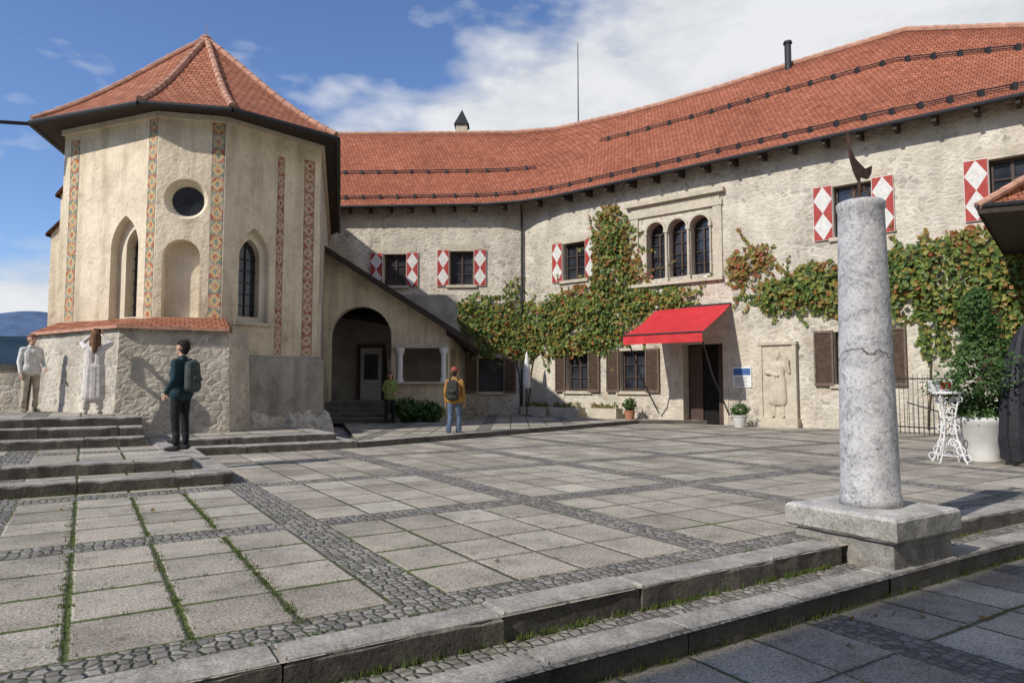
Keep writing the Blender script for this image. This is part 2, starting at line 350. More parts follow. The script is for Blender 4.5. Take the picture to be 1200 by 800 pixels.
def shutter(mb,fr,k0,k1,z0,z1,mat,o=0.02):
    lbox(mb,fr,k0,k1,z0,z1,o,o+.045,'white' if mat=='shutter' else mat)
    if mat=='shutter': mb.face([fr.p(k0+.01,z0+.01,o+.049),fr.p(k1-.01,z0+.01,o+.049),fr.p(k1-.01,z1-.01,o+.049),fr.p(k0+.01,z1-.01,o+.049)],mat,[(0,0),(1,0),(1,1),(0,1)])
    else:
        n=int((z1-z0-.16)/.07)
        for i in range(n):
            z=z0+.1+i*.07; a=fr.p(k0+.06,z,o+.05);b=fr.p(k1-.06,z,o+.05);c=fr.p(k1-.06,z+.06,o+.085);d=fr.p(k0+.06,z+.06,o+.085)
            mb.face([a,b,c,d],mat)
            mb.face([fr.p(k0+.06,z+.062,o+.047),fr.p(k1-.06,z+.062,o+.047),c,d][::-1],'black')
        lbox(mb,fr,k0+.001,k0+.055,z0,z1,o+.045,o+.09,mat);lbox(mb,fr,k1-.055,k1-.001,z0,z1,o+.045,o+.09,mat)
        lbox(mb,fr,k0+.055,k1-.055,z1-.08,z1-.001,o+.046,o+.088,mat);lbox(mb,fr,k0+.055,k1-.055,z0+.001,z0+.08,o+.046,o+.088,mat)
# ------------------------------------------------------------------ WING
wing=empty('castle_wing')
FL=Fr((-12.0,30.22),(.55,29.5)); offL=(Vector((-8.15,30,0))-Vector((-12.0,30.22,0))).length
FR=Fr((.55,29.5),(.55+.772*22,29.5-.636*22))
H=9.35
mb=MB(); wb=MB(); sh=MB(); fr_=MB()
def L(k): return k+offL
opsL=[];opsR=[]
def addwin(lst,fr,k0,k1,z0,z1,shk=None,smat='shutter',cols=2,rows=3):
    lst.append(dict(k=(k0,k1),z=(z0,z1),dep=0.28,rm='stonetrim'))
    win_bars(wb,fr,k0+.03,k1-.03,z0+.03,z1-.03,-.26,cols,rows)
    t=.11
    lbox(fr_,fr,k0-t,k0-.001,z0,z1,-.05,.012,'stonetrim');lbox(fr_,fr,k1+.001,k1+t,z0,z1,-.05,.012,'stonetrim');lbox(fr_,fr,k0-t,k1+t,z1+.001,z1+t,-.05,.012,'stonetrim')
    lbox(fr_,fr,k0-.15,k1+.15,z0-.12,z0-.001,-.05,.09,'stonetrim')
    if smat=='shutter': lbox(fr_,fr,k0-.45,k1+.45,z1+t+.002,z1+t+.2,-.05,.016,'stonetrim')
    if shk:
        for a,b in shk: shutter(sh,fr,a,b,z0-.05,z1+.05,smat)
addwin(opsL,FL,L(2.5),L(3.5),5.75,7.15,[(L(1.9),L(2.45)),(L(3.52),L(4.03))])
addwin(opsL,FL,L(5.42),L(6.48),5.75,7.25,[(L(4.88),L(5.4)),(L(6.5),L(7.03))])
addwin(opsL,FL,L(6.68),L(7.79),1.1,2.55,[(L(6.14),L(6.66)),(L(7.81),L(8.33))],'brown')
addwin(opsR,FR,2.06,3.15,5.7,7.25,[(1.52,2.04),(3.17,3.7)])
addwin(opsR,FR,12.6,13.7,6.05,7.7,[(12.0,12.58),(13.72,14.32)])
addwin(opsR,FR,16.7,17.75,6.05,7.7,[(16.1,16.68),(17.77,18.35)])
addwin(opsR,FR,2.2,3.28,1.15,2.7,[(1.68,2.18),(3.3,3.82)],'brown')
addwin(opsR,FR,4.73,5.84,1.15,2.7,[(4.15,4.71),(5.86,6.42)],'brown')
addwin(opsR,FR,12.5,13.85,1.4,3.05,[(11.9,12.48),(13.87,14.5)],'brown')
addwin(opsR,FR,16.8,17.9,1.4,3.05,[(16.3,16.78)],'brown')
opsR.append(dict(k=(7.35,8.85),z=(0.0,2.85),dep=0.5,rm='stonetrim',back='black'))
lbox(fr_,FR,7.18,7.348,0.0,2.85,-.3,.03,'stonetrim');lbox(fr_,FR,8.852,9.02,0.0,2.85,-.3,.03,'stonetrim');lbox(fr_,FR,7.18,9.02,2.852,3.05,-.3,.03,'stonetrim')
lbox(wb,FR,7.36,7.9,0.02,2.8,-.48,-.43,'frame'); lbox(wb,FR,8.62,8.84,0.02,2.8,-.4,-.15,'frame')
for a,b in ((5.97,6.69),(6.86,7.58),(7.73,8.45)):
    opsR.append(dict(kind='arch',k=(a,b),z=(5.36,7.5),dep=0.4,rm='stonetrim'))
    win_bars(wb,FR,a,b,5.38,7.12,-.38,2,4,0.05,0.02)
    r=(b-a)/2;kc=(a+b)/2;zs=7.5-r
    for i in range(12):
        t0=math.pi*i/12;t1=math.pi*(i+1)/12
        q=[]
        for (t,rr) in ((t0,r+.004),(t1,r+.004),(t1,r+.08),(t0,r+.08)): q.append((kc+rr*math.cos(t),zs+rr*math.sin(t)))
        fr_.hexa([FR.p(x,y,.0) for x,y in q]+[FR.p(x,y,.075) for x,y in q],'stonetrim')
lbox(fr_,FR,5.25,5.6,5.2,7.75,-.02,.06,'stonetrim');lbox(fr_,FR,8.6,8.92,5.2,7.75,-.02,.06,'stonetrim')
lbox(fr_,FR,5.2,8.95,7.752,7.95,-.02,.09,'stonetrim');lbox(fr_,FR,5.3,8.85,7.952,8.2,-.02,.05,'stonetrim');lbox(fr_,FR,5.1,9.05,8.202,8.36,-.02,.20,'stonetrim')
lbox(fr_,FR,5.2,8.95,5.08,5.2,-.02,.16,'stonetrim')
for kx in (6.775,7.655):
    fr_.tube(FR.p(kx,5.36,.05),FR.p(kx,7.05,.05),.055,.05,'stonetrim',12); lbox(fr_,FR,kx-.085,kx+.085,7.05,7.18,-.03,.12,'stonetrim'); lbox(fr_,FR,kx-.085,kx+.085,5.205,5.36,-.03,.12,'stonetrim')
for kx in (5.93,8.49): fr_.tube(FR.p(kx,5.36,.04),FR.p(kx,7.05,.04),.04,.035,'stonetrim',10); lbox(fr_,FR,kx-.06,kx+.06,7.05,7.18,-.03,.10,'stonetrim')
wall(mb,FL,0,FL.L,-.3,H,opsL,'wall'); wall(mb,FR,0,22,-.3,H,opsR,'wall')
E=FR.p(22,0,0); mb.face([(E[0],E[1],-.3),(E[0]+7,E[1]+8.5,-.3),(E[0]+7,E[1]+8.5,H),(E[0],E[1],H)],'wall')
mb.face([(-12,30.22,-.3),(-12,30.22,H),(-11.5,40,H),(-11.5,40,-.3)],'wall')
mb.build('walls',wing); wb.build('window_joinery',wing); fr_.build('stone_surrounds',wing); sh.build('shutters',wing)
eave=[(-12.6,29.68),(-8.6,29.43),(-4,29.15),(-1.2,28.95),(.35,28.5)]+[FR.p(k,0,.62)[:2] for k in (2,4,7,10,14,17,22.4)]
ridge=[(-12.6,35.7,14.75),(-8,35.5,14.7),(-3,35.2,14.62),(0,34.9,14.55),(2.2,34.3,14.5)]+[FR.p(k,0,-5.05)[:2]+(z,) for k,z in ((2,14.4),(4,14.35),(7,14.35),(10,14.45),(14,14.5),(17,13.6),(22.4,11.9))]
ez=9.18
mb=MB(); NV=10
u=0
def roofpt(i,f,lift=0):
    e=Vector((eave[i][0],eave[i][1],ez));r=Vector(ridge[i]); p=e.lerp(r,f); p.z-= 0.18*math.sin(math.pi*f)*(1-f); p.z+=lift; return p
for i in range(len(eave)-1):
    du=(Vector(eave[i+1])-Vector(eave[i])).length
    for j in range(NV):
        f0=j/NV;f1=(j+1)/NV; Lr=7.6
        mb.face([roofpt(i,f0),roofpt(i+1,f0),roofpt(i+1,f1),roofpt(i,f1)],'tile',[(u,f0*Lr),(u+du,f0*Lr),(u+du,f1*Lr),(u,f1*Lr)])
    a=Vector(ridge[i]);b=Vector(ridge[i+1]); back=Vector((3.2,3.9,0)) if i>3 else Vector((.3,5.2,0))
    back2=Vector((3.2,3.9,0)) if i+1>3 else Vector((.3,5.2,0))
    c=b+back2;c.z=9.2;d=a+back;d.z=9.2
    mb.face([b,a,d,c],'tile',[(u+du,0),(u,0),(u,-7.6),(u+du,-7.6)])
    u+=du
mb.build('roof',wing,smooth=True,merge=True)
mb=MB()
for i in range(len(eave)-1):
    a=roofpt(i,0,-.05);b=roofpt(i+1,0,-.05)
    na=(Vector((ridge[i][0],ridge[i][1],0))-Vector((a.x,a.y,0))).normalized(); nb=(Vector((ridge[i+1][0],ridge[i+1][1],0))-Vector((b.x,b.y,0))).normalized()
    a2=a+na*.75+Vector((0,0,.30));b2=b+nb*.75+Vector((0,0,.30))
    mb.face([a,a2,b2,b],'wood')
    mb.face([a+Vector((0,0,.05)),a-Vector((0,0,.02)),b-Vector((0,0,.02)),b+Vector((0,0,.05))],'wood')
    mb.tube(a-na*.06,b-nb*.06,.065,.065,'iron',8)
    n=max(1,int((b-a).length/.85))
    for q in range(n):
        p=a.lerp(b,(q+.5)/n)-Vector((0,0,.03)); nn=na; t=(b-a).normalized()*.055
        e=p+nn*.8+Vector((0,0,.05))
        mb.hexa([p-t-Vector((0,0,.16)),p+t-Vector((0,0,.16)),e+t-Vector((0,0,.16)),e-t-Vector((0,0,.16)),p-t,p+t,e+t+Vector((0,0,.2)),e-t+Vector((0,0,.2))],'wood')
mb.build('eaves_rafters_gutter',wing)
def ridge_caps(mb,a,b,r=.12,step=.36,mat='ridge'):
    a=Vector(a);b=Vector(b);n=max(1,int((b-a).length/step))
    for i in range(n):
        p=a.lerp(b,i/n);q=a.lerp(b,(i+1.12)/n); mb.tube(p,q,r*1.12,r*.92,mat,8)
mb=MB()
for i in range(len(ridge)-1): ridge_caps(mb,ridge[i],ridge[i+1],.12,.4)
mb.build('ridge_tiles',wing)
mb=MB()
def rail(i0,i1,f):
    for i in range(i0,i1):
        a=roofpt(i,f,.16);b=roofpt(i+1,f,.16)
        mb.tube(a,b,.022,.022,'iron',5); mb.tube(a-Vector((0,0,.07)),b-Vector((0,0,.07)),.018,.018,'iron',5)
        n=max(1,int((b-a).length/.75))
        for q in range(n):
            p=a.lerp(b,(q+.5)/n); mb.box(p.x-.05,p.x+.05,p.y-.05,p.y+.12,p.z-.22,p.z+.035,'iron')
rail(1,len(eave)-1,.085); rail(1,4,.42); rail(5,len(eave)-1,.63)
mb.build('snow_guards',wing)
mb=MB()
mb.tube((3.4,34.2,14.3),(3.4,34.2,19.0),.035,.02,'iron',6)
mb.build('lightning_rod',wing)
mb=MB(); mb.tube((11.2,26.9,13.9),(11.2,26.9,15.25),.13,.13,'iron',10); mb.tube((11.2,26.9,15.2),(11.2,26.9,15.3),.18,.16,'iron',10); mb.build('roof_vent_pipe',wing)
mb=MB(); mb.box(-3.2,-2.55,38,38.7,13,16.2,'stonetrim')
ap=(-2.87,38.35,17.2); cs=[(-3.3,37.9,16.2),(-2.45,37.9,16.2),(-2.45,38.8,16.2),(-3.3,38.8,16.2)]
for i in range(4): mb.face([cs[i],cs[(i+1)%4],ap],'iron')
mb.build('chimney',wing)
mb=MB(); mb.path([FL.p(FL.L-.12,9.1,.55),FL.p(FL.L-.12,8.8,.1),FL.p(FL.L-.12,.1,.1)],.045,'iron',8); mb.build('downspout',wing)
# ------------------------------------------------------------------ AWNING
aw=empty('red_awning'); mb=MB()
k0,k1=6.33,9.2
T=[FR.p(k0,4.2,.05),FR.p(k1,4.2,.05)];F=[FR.p(k0,3.08,2.5),FR.p(k1,3.08,2.5)]
nseg=10
def aq(u_,v_):
    a=Vector(T[0]).lerp(Vector(T[1]),u_);b=Vector(F[0]).lerp(Vector(F[1]),u_);p=a.lerp(b,v_);p.z-=.10*math.sin(math.pi*v_)*(0.7+.3*math.cos(u_*9));return p
for i in range(nseg):
    for j in range(6): mb.face([aq(i/nseg,j/6),aq((i+1)/nseg,j/6),aq((i+1)/nseg,(j+1)/6),aq(i/nseg,(j+1)/6)][::-1],'awning')
mb.build('cloth',aw,smooth=True,merge=True)
mb=MB()
for i in range(28):
    a=Vector(F[0]).lerp(Vector(F[1]),i/28);b=Vector(F[0]).lerp(Vector(F[1]),(i+1)/28); w0=.02*math.sin(i*1.3);w1=.02*math.sin((i+1)*1.3)
    m=(a+b)/2
    mb.face([a,b,b-Vector((w1,.0,.30)),m-Vector((w0,0,.34)),a-Vector((w0,0,.30))],'awning')
mb.build('valance',aw)
mb=MB(); mb.tube(F[0],F[1],.03,.03,'iron'); mb.tube(T[0],T[1],.05,.05,'iron')
for kk in (k0+.1,k1-.1):
    mb.path([FR.p(kk,3.1,2.45),FR.p(kk,1.7,1.5),FR.p(kk,.35,.15)],.025,'iron')
mb.build('arms',aw)
# ------------------------------------------------------------------ CHAPEL
ch=empty('chapel')
W=[(-11.7,17.5),(-8.6,16.25),(-7.1,16.6),(-5.3,18.6)]
W5=(-5.3-.25*11.6,18.6+11.6); W0=(-11.7-.25*11,28.5)
F1=Fr(W[0],W[1]);F2=Fr(W[1],W[2]);F3=Fr(W[2],W[3]);F4=Fr(W[3],W5);F0=Fr(W0,W[0])
mb=MB(); CT=8.05
wall(mb,F1,0,F1.L,0.2,CT,[dict(kind='gothic',k=(1.85,2.8),z=(2.95,5.55),dep=.22,rm='creamlt',back=None)],'cream')
def gothic_inner(fr,k0,k1,z0,z1,g0,g1,gz0,gz1,dep=.22):
    wall(mb,fr,k0,k1,z0,z1,[dict(kind='gothic',k=(g0,g1),z=(gz0,gz1),dep=.25,rm='creamlt',back='glass')],'creamlt',o=-dep)
    for z in np.arange(gz0+.3,gz1-.3,.3): lbox(mb,fr,g0,g1,z-.01,z+.01,-dep-.24,-dep-.21,'iron')
    lbox(mb,fr,(g0+g1)/2-.012,(g0+g1)/2+.012,gz0,gz1-.05,-dep-.245,-dep-.205,'iron')
gothic_inner(F1,1.80,2.85,2.9,5.6,2.12,2.66,3.05,5.25)
wall(mb,F2,0,F2.L,0.2,CT,[dict(kind='circle',k=(.16,1.16),z=(5.4,6.4),dep=.26,splay=.26,rm='creamlt'),dict(kind='arch',k=(.18,1.02),z=(3.0,4.9),dep=.3,rm='creamlt',back='creamlt')],'cream')
for a in range(6):
    t=math.pi*a/6; kc,zc=.66,5.9; mb.tube(F2.p(kc+.36*math.cos(t),zc+.36*math.sin(t),-.25),F2.p(kc-.36*math.cos(t),zc-.36*math.sin(t),-.25),.008,.008,'iron',4)
wall(mb,F3,0,F3.L,0.2,CT,[dict(kind='gothic',k=(.38,1.22),z=(2.95,5.35),dep=.18,rm='creamlt',back=None)],'cream')
gothic_inner(F3,.33,1.27,2.9,5.4,.50,1.05,3.1,5.1,.18)
wall(mb,F4,0,F4.L,0.2,CT,[dict(kind='gothic',k=(2.2,3.0),z=(4.0,6.2),dep=.3,rm='creamlt')],'grayplaster'); wall(mb,F0,0,F0.L,0.2,CT,[],'cream')
mb.build('walls',ch)
mb=MB()
def stripe(fr,k0,k1,z0,z1,m):
    mb.face([fr.p(k0,z0,.004),fr.p(k1,z0,.004),fr.p(k1,z1,.004),fr.p(k0,z1,.004)],m,[(0,z0),(1,z0),(1,z1),(0,z1)])
stripe(F1,.25,.58,3.0,7.7,'s1'); stripe(F1,3.04,3.32,3.0,7.9,'s1'); stripe(F2,1.22,1.52,2.5,7.85,'s1'); stripe(F3,1.40,1.60,2.15,7.4,'s2'); stripe(F3,2.18,2.5,2.15,7.5,'s2')
mb.build('painted_bands',ch)
ap=Vector((-9.2,19.9,11.72)); rb=Vector((-11.9,30.6,11.72))
EP=[(-12.2,16.95),(-8.8,15.75),(-6.78,16.15),(-4.75,18.05)]
EP5=(-4.75-.25*11.2,18.05+11.2);EP0=(-12.2-.25*11.2,16.95+11.2)
EV=[EP0]+EP+[EP5]; tops=[rb,ap,ap,ap,ap,rb]
mb=MB()
def pt(q,tp,f):
    p=q.lerp(tp,f); p.z-=.30*math.sin(math.pi*f)*(1-f); return p
for i in range(5):
    a=Vector((*EV[i],8.08));b=Vector((*EV[i+1],8.08)); ta,tb=tops[i],tops[i+1]
    NN=8; d=(b-a).normalized()
    for j in range(NN):
        f0=j/NN;f1=(j+1)/NN
        pts=[pt(a,ta,f0),pt(b,tb,f0),pt(b,tb,f1),pt(a,ta,f1)]
        nrm=(b-a).cross(ta-a).normalized(); up=nrm.cross(d)
        uvs=[((p-a).dot(d),(p-a).dot(up)) for p in pts]
        if (pts[2]-pts[3]).length<1e-4: pts=pts[:3];uvs=uvs[:3]
        mb.face(pts,'tile2',uvs)
mb.build('roof',ch)
mb=MB()
for i in range(1,5):
    a=Vector((*EV[i],8.08)); pr=a
    for j in range(1,9):
        p=pt(a,ap,j/8); ridge_caps(mb,pr+Vector((0,0,.03)),p+Vector((0,0,.03)),.085,.30); pr=p
ridge_caps(mb,ap,rb,.11,.36)
mb.lathe([(.16,-.1),(.18,.04),(.10,.12),(.012,.16),(.008,.45),(0,.46)],(ap.x,ap.y,ap.z),'ridge',12)
mb.build('hip_tiles',ch)
mb=MB()
WV=[W0]+W+[W5]
for i in range(5):
    a=Vector((*EV[i],8.0));b=Vector((*EV[i+1],8.0)); wa=Vector((*WV[i],8.02));wb_=Vector((*WV[i+1],8.02))
    mb.face([a,wa,wb_,b],'wood'); mb.face([a,b,b+Vector((0,0,.10)),a+Vector((0,0,.10))],'wood')
    n=(b-a).cross(Vector((0,0,1))).normalized()
    mb.tube(a+n*.05,b+n*.05,.065,.065,'iron',8)
mb.tube((-12.15,17.0,8.0),(-12.75,16.6,7.9),.05,.05,'iron',8)
mb.build('eaves_gutter',ch)
mb=MB()
for fr in (F1,F2,F3,F4): lbox(mb,fr,-.02,fr.L+.02,7.86,8.0,0.003,.09,'creamlt')
lbox(mb,F3,.30,1.32,2.87,2.95,.0,.07,'stonetrim')
mb.build('cornice',ch)
mb=MB()
def slopecap(x0,x1,y0,y1,z,dz,m):
    mb.face([(x0-.1,y0-.08,z),(x1,y0-.08,z+dz),(x1,y1+.08,z+dz),(x0-.1,y1+.08,z)],m,[(0,0),(0,1.2),(1,1.2),(1,0)])
    mb.face([(x0-.1,y0-.08,z),(x0-.1,y1+.08,z),(x0-.1,y1+.08,z-.08),(x0-.1,y0-.08,z-.08)],m,[(0,0)]*4)
    mb.face([(x0,y0,z-.01),(x1,y0,z-.01),(x1,y0,z+dz-.03)],'cream')
    mb.face([(x0-.1,y0-.081,z),(x0-.1,y0-.081,z-.08),(x1,y0-.081,z+dz-.08),(x1,y0-.081,z+dz)],m,[(0,0)]*4)
mb.box(-12.3,-11.95,18.0,18.9,.2,5.4,'cream'); slopecap(-12.3,-11.95,18.0,18.9,5.4,.45,'tile2')
mb.box(-11.95,-11.55,17.8,18.9,.2,6.4,'cream'); slopecap(-11.95,-11.55,17.8,18.9,6.4,.6,'tile2')
mb.build('buttress',ch)
B=[(-12.9,18.8),(-11.85,16.95),(-8.5,14.75),(-6.55,15.75)]
mb=MB()
Bo=[(-13.02,18.72),(-11.95,16.82),(-8.5,14.60),(-6.42,15.62)]
for i in range(3):
    for j in range(6):
        f0,f1=j/6,(j+1)/6
        P=[Vector(Bo[i]).lerp(Vector(Bo[i+1]),f) for f in (f0,f1)]; Q=[Vector(B[i]).lerp(Vector(B[i+1]),f) for f in (f0,f1)]
        mb.face([(P[0].x,P[0].y,.1),(P[1].x,P[1].y,.1),(Q[1].x,Q[1].y,2.68),(Q[0].x,Q[0].y,2.68)],'rubble')
mb.face([(-6.42,15.62,.1),(-6.42,16.9,.1),(-6.55,16.9,2.68),(-6.55,15.75,2.68)],'rubble')
ins=[(-12.2,19.2),(-11.65,17.55),(-8.55,16.3),(-7.0,16.6)]
def ext(p,q,e=.12):
    p=Vector(p);q=Vector(q); return p-(q-p).normalized()*e
for i in range(3):
    a=ext(B[i],ins[i],.14);b=ext(B[i+1],ins[i+1],.14)
    A=Vector((a.x,a.y,2.66));Bv=Vector((b.x,b.y,2.66));C=Vector((*ins[i+1],3.0));D=Vector((*ins[i],3.0)); d=(Bv-A).normalized(); up=Vector((-d.y,d.x,0))
    mb.face([A,Bv,C,D],'tile2',[((p-A).dot(d),(p-A).dot(up)) for p in (A,Bv,C,D)])
    mb.face([A,Bv,Bv-Vector((0,0,.07)),A-Vector((0,0,.07))],'ridge')
    mb.face([A-Vector((0,0,.07)),Bv-Vector((0,0,.07)),C-Vector((0,0,.4)),D-Vector((0,0,.4))],'wood')
mb.face([(B[3][0]+.1,B[3][1]-.1,2.6),(ins[3][0]+.25,ins[3][1]+.1,2.6),(ins[3][0],ins[3][1],3.0),(B[3][0]+.1,B[3][1]-.1,2.66)],'tile2',[(0,0),(1,0),(1,.3),(0,.3)])
mb.build('rubble_base',ch)
mb=MB()
lbox(mb,F3,-.25,F3.L+.12,.15,2.05,0.0,.12,'grayplaster'); lbox(mb,F4,-.0,F4.L,.15,2.05,0.0,.10,'grayplaster')
mb.face([F3.p(-.25,2.05,.12),F3.p(F3.L+.12,2.05,.12),F3.p(F3.L+.05,2.13,0),F3.p(-.1,2.13,0)],'grayplaster')
lbox(mb,F4,.03,.22,2.06,3.6,.003,.06,'creamlt')
N=26; fk=[-.5+3.5*i/N for i in range(N+1)]; fo=[.30+.12*rng.random() for _ in fk]; fh=[.38+.22*rng.random() for _ in fk]
for i in range(N):
    a,b=fk[i],fk[i+1]
    mb.face([F3.p(a,.1,fo[i]+.08),F3.p(b,.1,fo[i+1]+.08),F3.p(b,fh[i+1]*.7,fo[i+1]),F3.p(a,fh[i]*.7,fo[i])],'rubble')
    mb.face([F3.p(a,fh[i]*.7,fo[i]),F3.p(b,fh[i+1]*.7,fo[i+1]),F3.p(b,fh[i+1]+.14,.11),F3.p(a,fh[i]+.14,.11)],'rubble')
mb.build('plinth',ch)
# ------------------------------------------------------------------ PORCH
po=empty('entrance_porch')
FP=Fr((-6.7,24.0),(-2.2,24.0)); mb=MB()
xk=lambda x:x+6.7
def rz(x): return 6.3-(x+6.73)*.637
ops=[dict(kind='arch',k=(xk(-6.43),xk(-4.25)),z=(.80,4.15),dep=.35,rm='creamlt',back=None),dict(k=(xk(-4.07),xk(-2.27)),z=(1.5,2.68),dep=.3,rm='creamlt',back=None)]
wall(mb,FP,0,xk(-4.1),.1,4.17,[ops[0]],'cream')
wall(mb,FP,xk(-4.1),4.5,.1,3.2,[ops[1]],'cream')
g=lambda k,z,o=0:FP.p(k,z,o)
ka=xk(-4.1)
mb.face([g(0,4.17),g(ka,4.17),g(ka,rz(-4.1)-.06),g(0,rz(-6.7)-.06)],'cream')
mb.face([g(ka,3.2),g(4.5,3.2),g(4.5,rz(-2.2)-.06),g(ka,rz(-4.1)-.06)],'cream')
wall(mb,Fr((-2.2,24),(-2.2,29.6)),0,5.6,.1,3.3,[dict(k=(.35,2.6),z=(1.5,2.68),dep=.2,back=None)],'cream')
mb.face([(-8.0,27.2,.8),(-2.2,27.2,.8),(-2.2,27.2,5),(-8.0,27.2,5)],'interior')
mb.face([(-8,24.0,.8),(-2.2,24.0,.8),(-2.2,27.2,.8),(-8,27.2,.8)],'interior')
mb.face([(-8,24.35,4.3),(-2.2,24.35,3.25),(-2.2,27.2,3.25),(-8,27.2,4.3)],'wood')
mb.build('walls',po)
mb=MB()
for x in (-3.93,-2.40):
    mb.lathe([(.14,1.45),(.14,1.55),(.10,1.6),(.09,2.42),(.13,2.5),(.16,2.58),(.16,2.68)],(x,23.98,0),'white',16)
mb.box(-4.25,-2.15,23.85,24.35,1.42,1.5,'stonetrim'); mb.box(-4.2,-2.2,23.9,23.998,2.68,2.85,'stonetrim')
mb.build('columns_and_parapet',po)
mb=MB()
mb.box(-6.0,-5.15,27.05,27.19,.8,2.85,'doorp'); mb.box(-5.85,-5.3,27.0,27.05,1.6,2.6,'glass'); mb.box(-6.12,-6.0,27.0,27.19,.8,2.97,'frame'); mb.box(-5.15,-5.03,27.0,27.19,.8,2.97,'frame');mb.box(-6.0,-5.15,27.0,27.19,2.851,2.97,'frame')
mb.box(-4.9,-4.5,26.9,27.19,1.5,2.4,'doorp')
mb.build('door',po)
mb=MB()
a=(-6.95,23.55,rz(-6.95));b=(-1.42,23.55,rz(-1.42));c=(-1.42,29.7,rz(-1.42));d=(-8.3,29.7,rz(-6.95))
up=Vector((0,0,.14))
mb.face([b,c,d,a],'tile',[(0,0),(6,0),(6,6.5),(0,6.5)])
mb.face([Vector(x)-up for x in (a,d,c,b)],'wood')
mb.face([Vector(a)+up*.4,Vector(a)-up*1.3,Vector(b)-up*1.3,Vector(b)+up*.4],'wood'); mb.face([b,Vector(b)-up,Vector(c)-up,c],'wood')
for i in range(8):
    y=23.9+i*.75; mb.hexa([(-2.3,y,rz(-2.3)-.36),(-1.45,y,rz(-1.45)-.30),(-1.45,y+.1,rz(-1.45)-.30),(-2.3,y+.1,rz(-2.3)-.36),(-2.3,y,rz(-2.3)-.2),(-1.45,y,rz(-1.45)-.16),(-1.45,y+.1,rz(-1.45)-.16),(-2.3,y+.1,rz(-2.3)-.2)],'wood')
mb.build('lean_to_roof',po)
mb=MB()
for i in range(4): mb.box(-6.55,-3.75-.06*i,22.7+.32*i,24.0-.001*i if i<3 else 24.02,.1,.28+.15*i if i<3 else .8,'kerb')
mb.build('porch_steps',po)
# ------------------------------------------------------------------ GROUND (rotated s,t frame)
A32=R(32)
def ST(s,t): return (s*math.cos(A32)-t*math.sin(A32), s*math.sin(A32)+t*math.cos(A32))
mb=MB()
mb.face([(-30,3.5,0),(34,3.5,0),(34,46,0),(-30,46,0)],'pave')
mb.face([(-30,3.05,-.15),(34,3.05,-.15),(34,3.6,-.15),(-30,3.6,-.15)],'cobble')
mb.face([(-40,-30,-.30),(40,-30,-.30),(40,3.3,-.30),(-40,3.3,-.30)],'pave')
mb.build('courtyard_paving',rotz=A32)
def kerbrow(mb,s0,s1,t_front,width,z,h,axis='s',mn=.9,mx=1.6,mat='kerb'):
    s=s0
    while s<s1-.02:
        w=min(s1-s,mn+rng.random()*(mx-mn)); 
        if s1-(s+w)<.3: w=s1-s
        j=(rng.random()-.5)*.025; zj=(rng.random()-.5)*.016; b=.022; g_=.005; tz=(rng.random()-.5)*.012
        x0,x1,y0,y1,z0,z1=s+g_,s+w-g_,t_front+j,t_front+width+j*.5,z-h,z+.014+zj
        if axis=='s': P=lambda x,y,zz:(x,y,zz)
        else: P=lambda x,y,zz:(y,x,zz)
        nsub=max(2,int(w/.13)); xs=[x0+(x1-x0)*i/nsub for i in range(nsub+1)]
        wob=[(rng.random()-.5)*.018 for _ in xs]; bb=[b*(.6+1.3*rng.random()) for _ in xs]
        for i in range(nsub):
            a,c=xs[i],xs[i+1]; a2=a+(b if i==0 else 0); c2=c-(b if i==nsub-1 else 0)
            fa,fc=y0+wob[i],y0+wob[i+1]; ba,bc=bb[i],bb[i+1]
            mb.face([P(a,fa,z0),P(c,fc,z0),P(c,fc,z1-bc),P(a,fa,z1-ba)],mat)
            mb.face([P(a,fa,z1-ba),P(c,fc,z1-bc),P(c2,fc+bc*.4,z1-bc*.3),P(a2,fa+ba*.4,z1-ba*.3)],mat)
            mb.face([P(a2,fa+ba*.4,z1-ba*.3),P(c2,fc+bc*.4,z1-bc*.3),P(c2,fc+bc*1.3,z1),P(a2,fa+ba*1.3,z1)],mat)
            mb.face([P(a2,fa+ba*1.3,z1),P(c2,fc+bc*1.3,z1),P(c2,y1-b,z1+tz),P(a2,y1-b,z1+tz)],mat)
            mb.face([P(a2,y1-b,z1+tz),P(c2,y1-b,z1+tz),P(c,y1,z1-b),P(a,y1,z1-b)],mat)
        mb.face([P(x0,y0+wob[0],z0),P(x0,y0+wob[0],z1-bb[0]),P(x0,y1,z1-b),P(x0,y1,z0)],mat)
        mb.face([P(x1,y0+wob[-1],z0),P(x1,y0+wob[-1],z1-bb[-1]),P(x1,y1,z1-b),P(x1,y1,z0)],mat)
        mb.face([P(x0,y0+wob[0],z1-bb[0]),P(x0+b,y0+wob[0]+bb[0],z1),P(x0+b,y1-b,z1+tz),P(x0,y1,z1-b)],mat)
        mb.face([P(x1,y0+wob[-1],z1-bb[-1]),P(x1-b,y0+wob[-1]+bb[-1],z1),P(x1-b,y1-b,z1+tz),P(x1,y1,z1-b)],mat)
        s+=w
mb=MB()
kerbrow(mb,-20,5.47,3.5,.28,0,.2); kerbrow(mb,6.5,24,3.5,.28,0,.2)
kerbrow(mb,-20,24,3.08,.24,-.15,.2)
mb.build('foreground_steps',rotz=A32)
mb=MB()
mb.box(-22,1.8,10.2,46,-.1,.15,'pave'); mb.box(1.8,5.1,14.5,46,-.1,.15,'pave')
mb.box(-22,1.35,10.9,46,.1,.30,'pave'); mb.box(1.35,4.72,14.9,46,.1,.30,'pave')
for i,(t,z) in enumerate(((13.7,.45),(14.25,.6),(14.8,.75))): mb.box(-22,.95-.004*i,t,30,.1,z,'cobble' if i<2 else 'pave')
kerbrow(mb,-14,1.8,10.18,.34,.15,.2); kerbrow(mb,-14,1.37,10.88,.34,.30,.2)
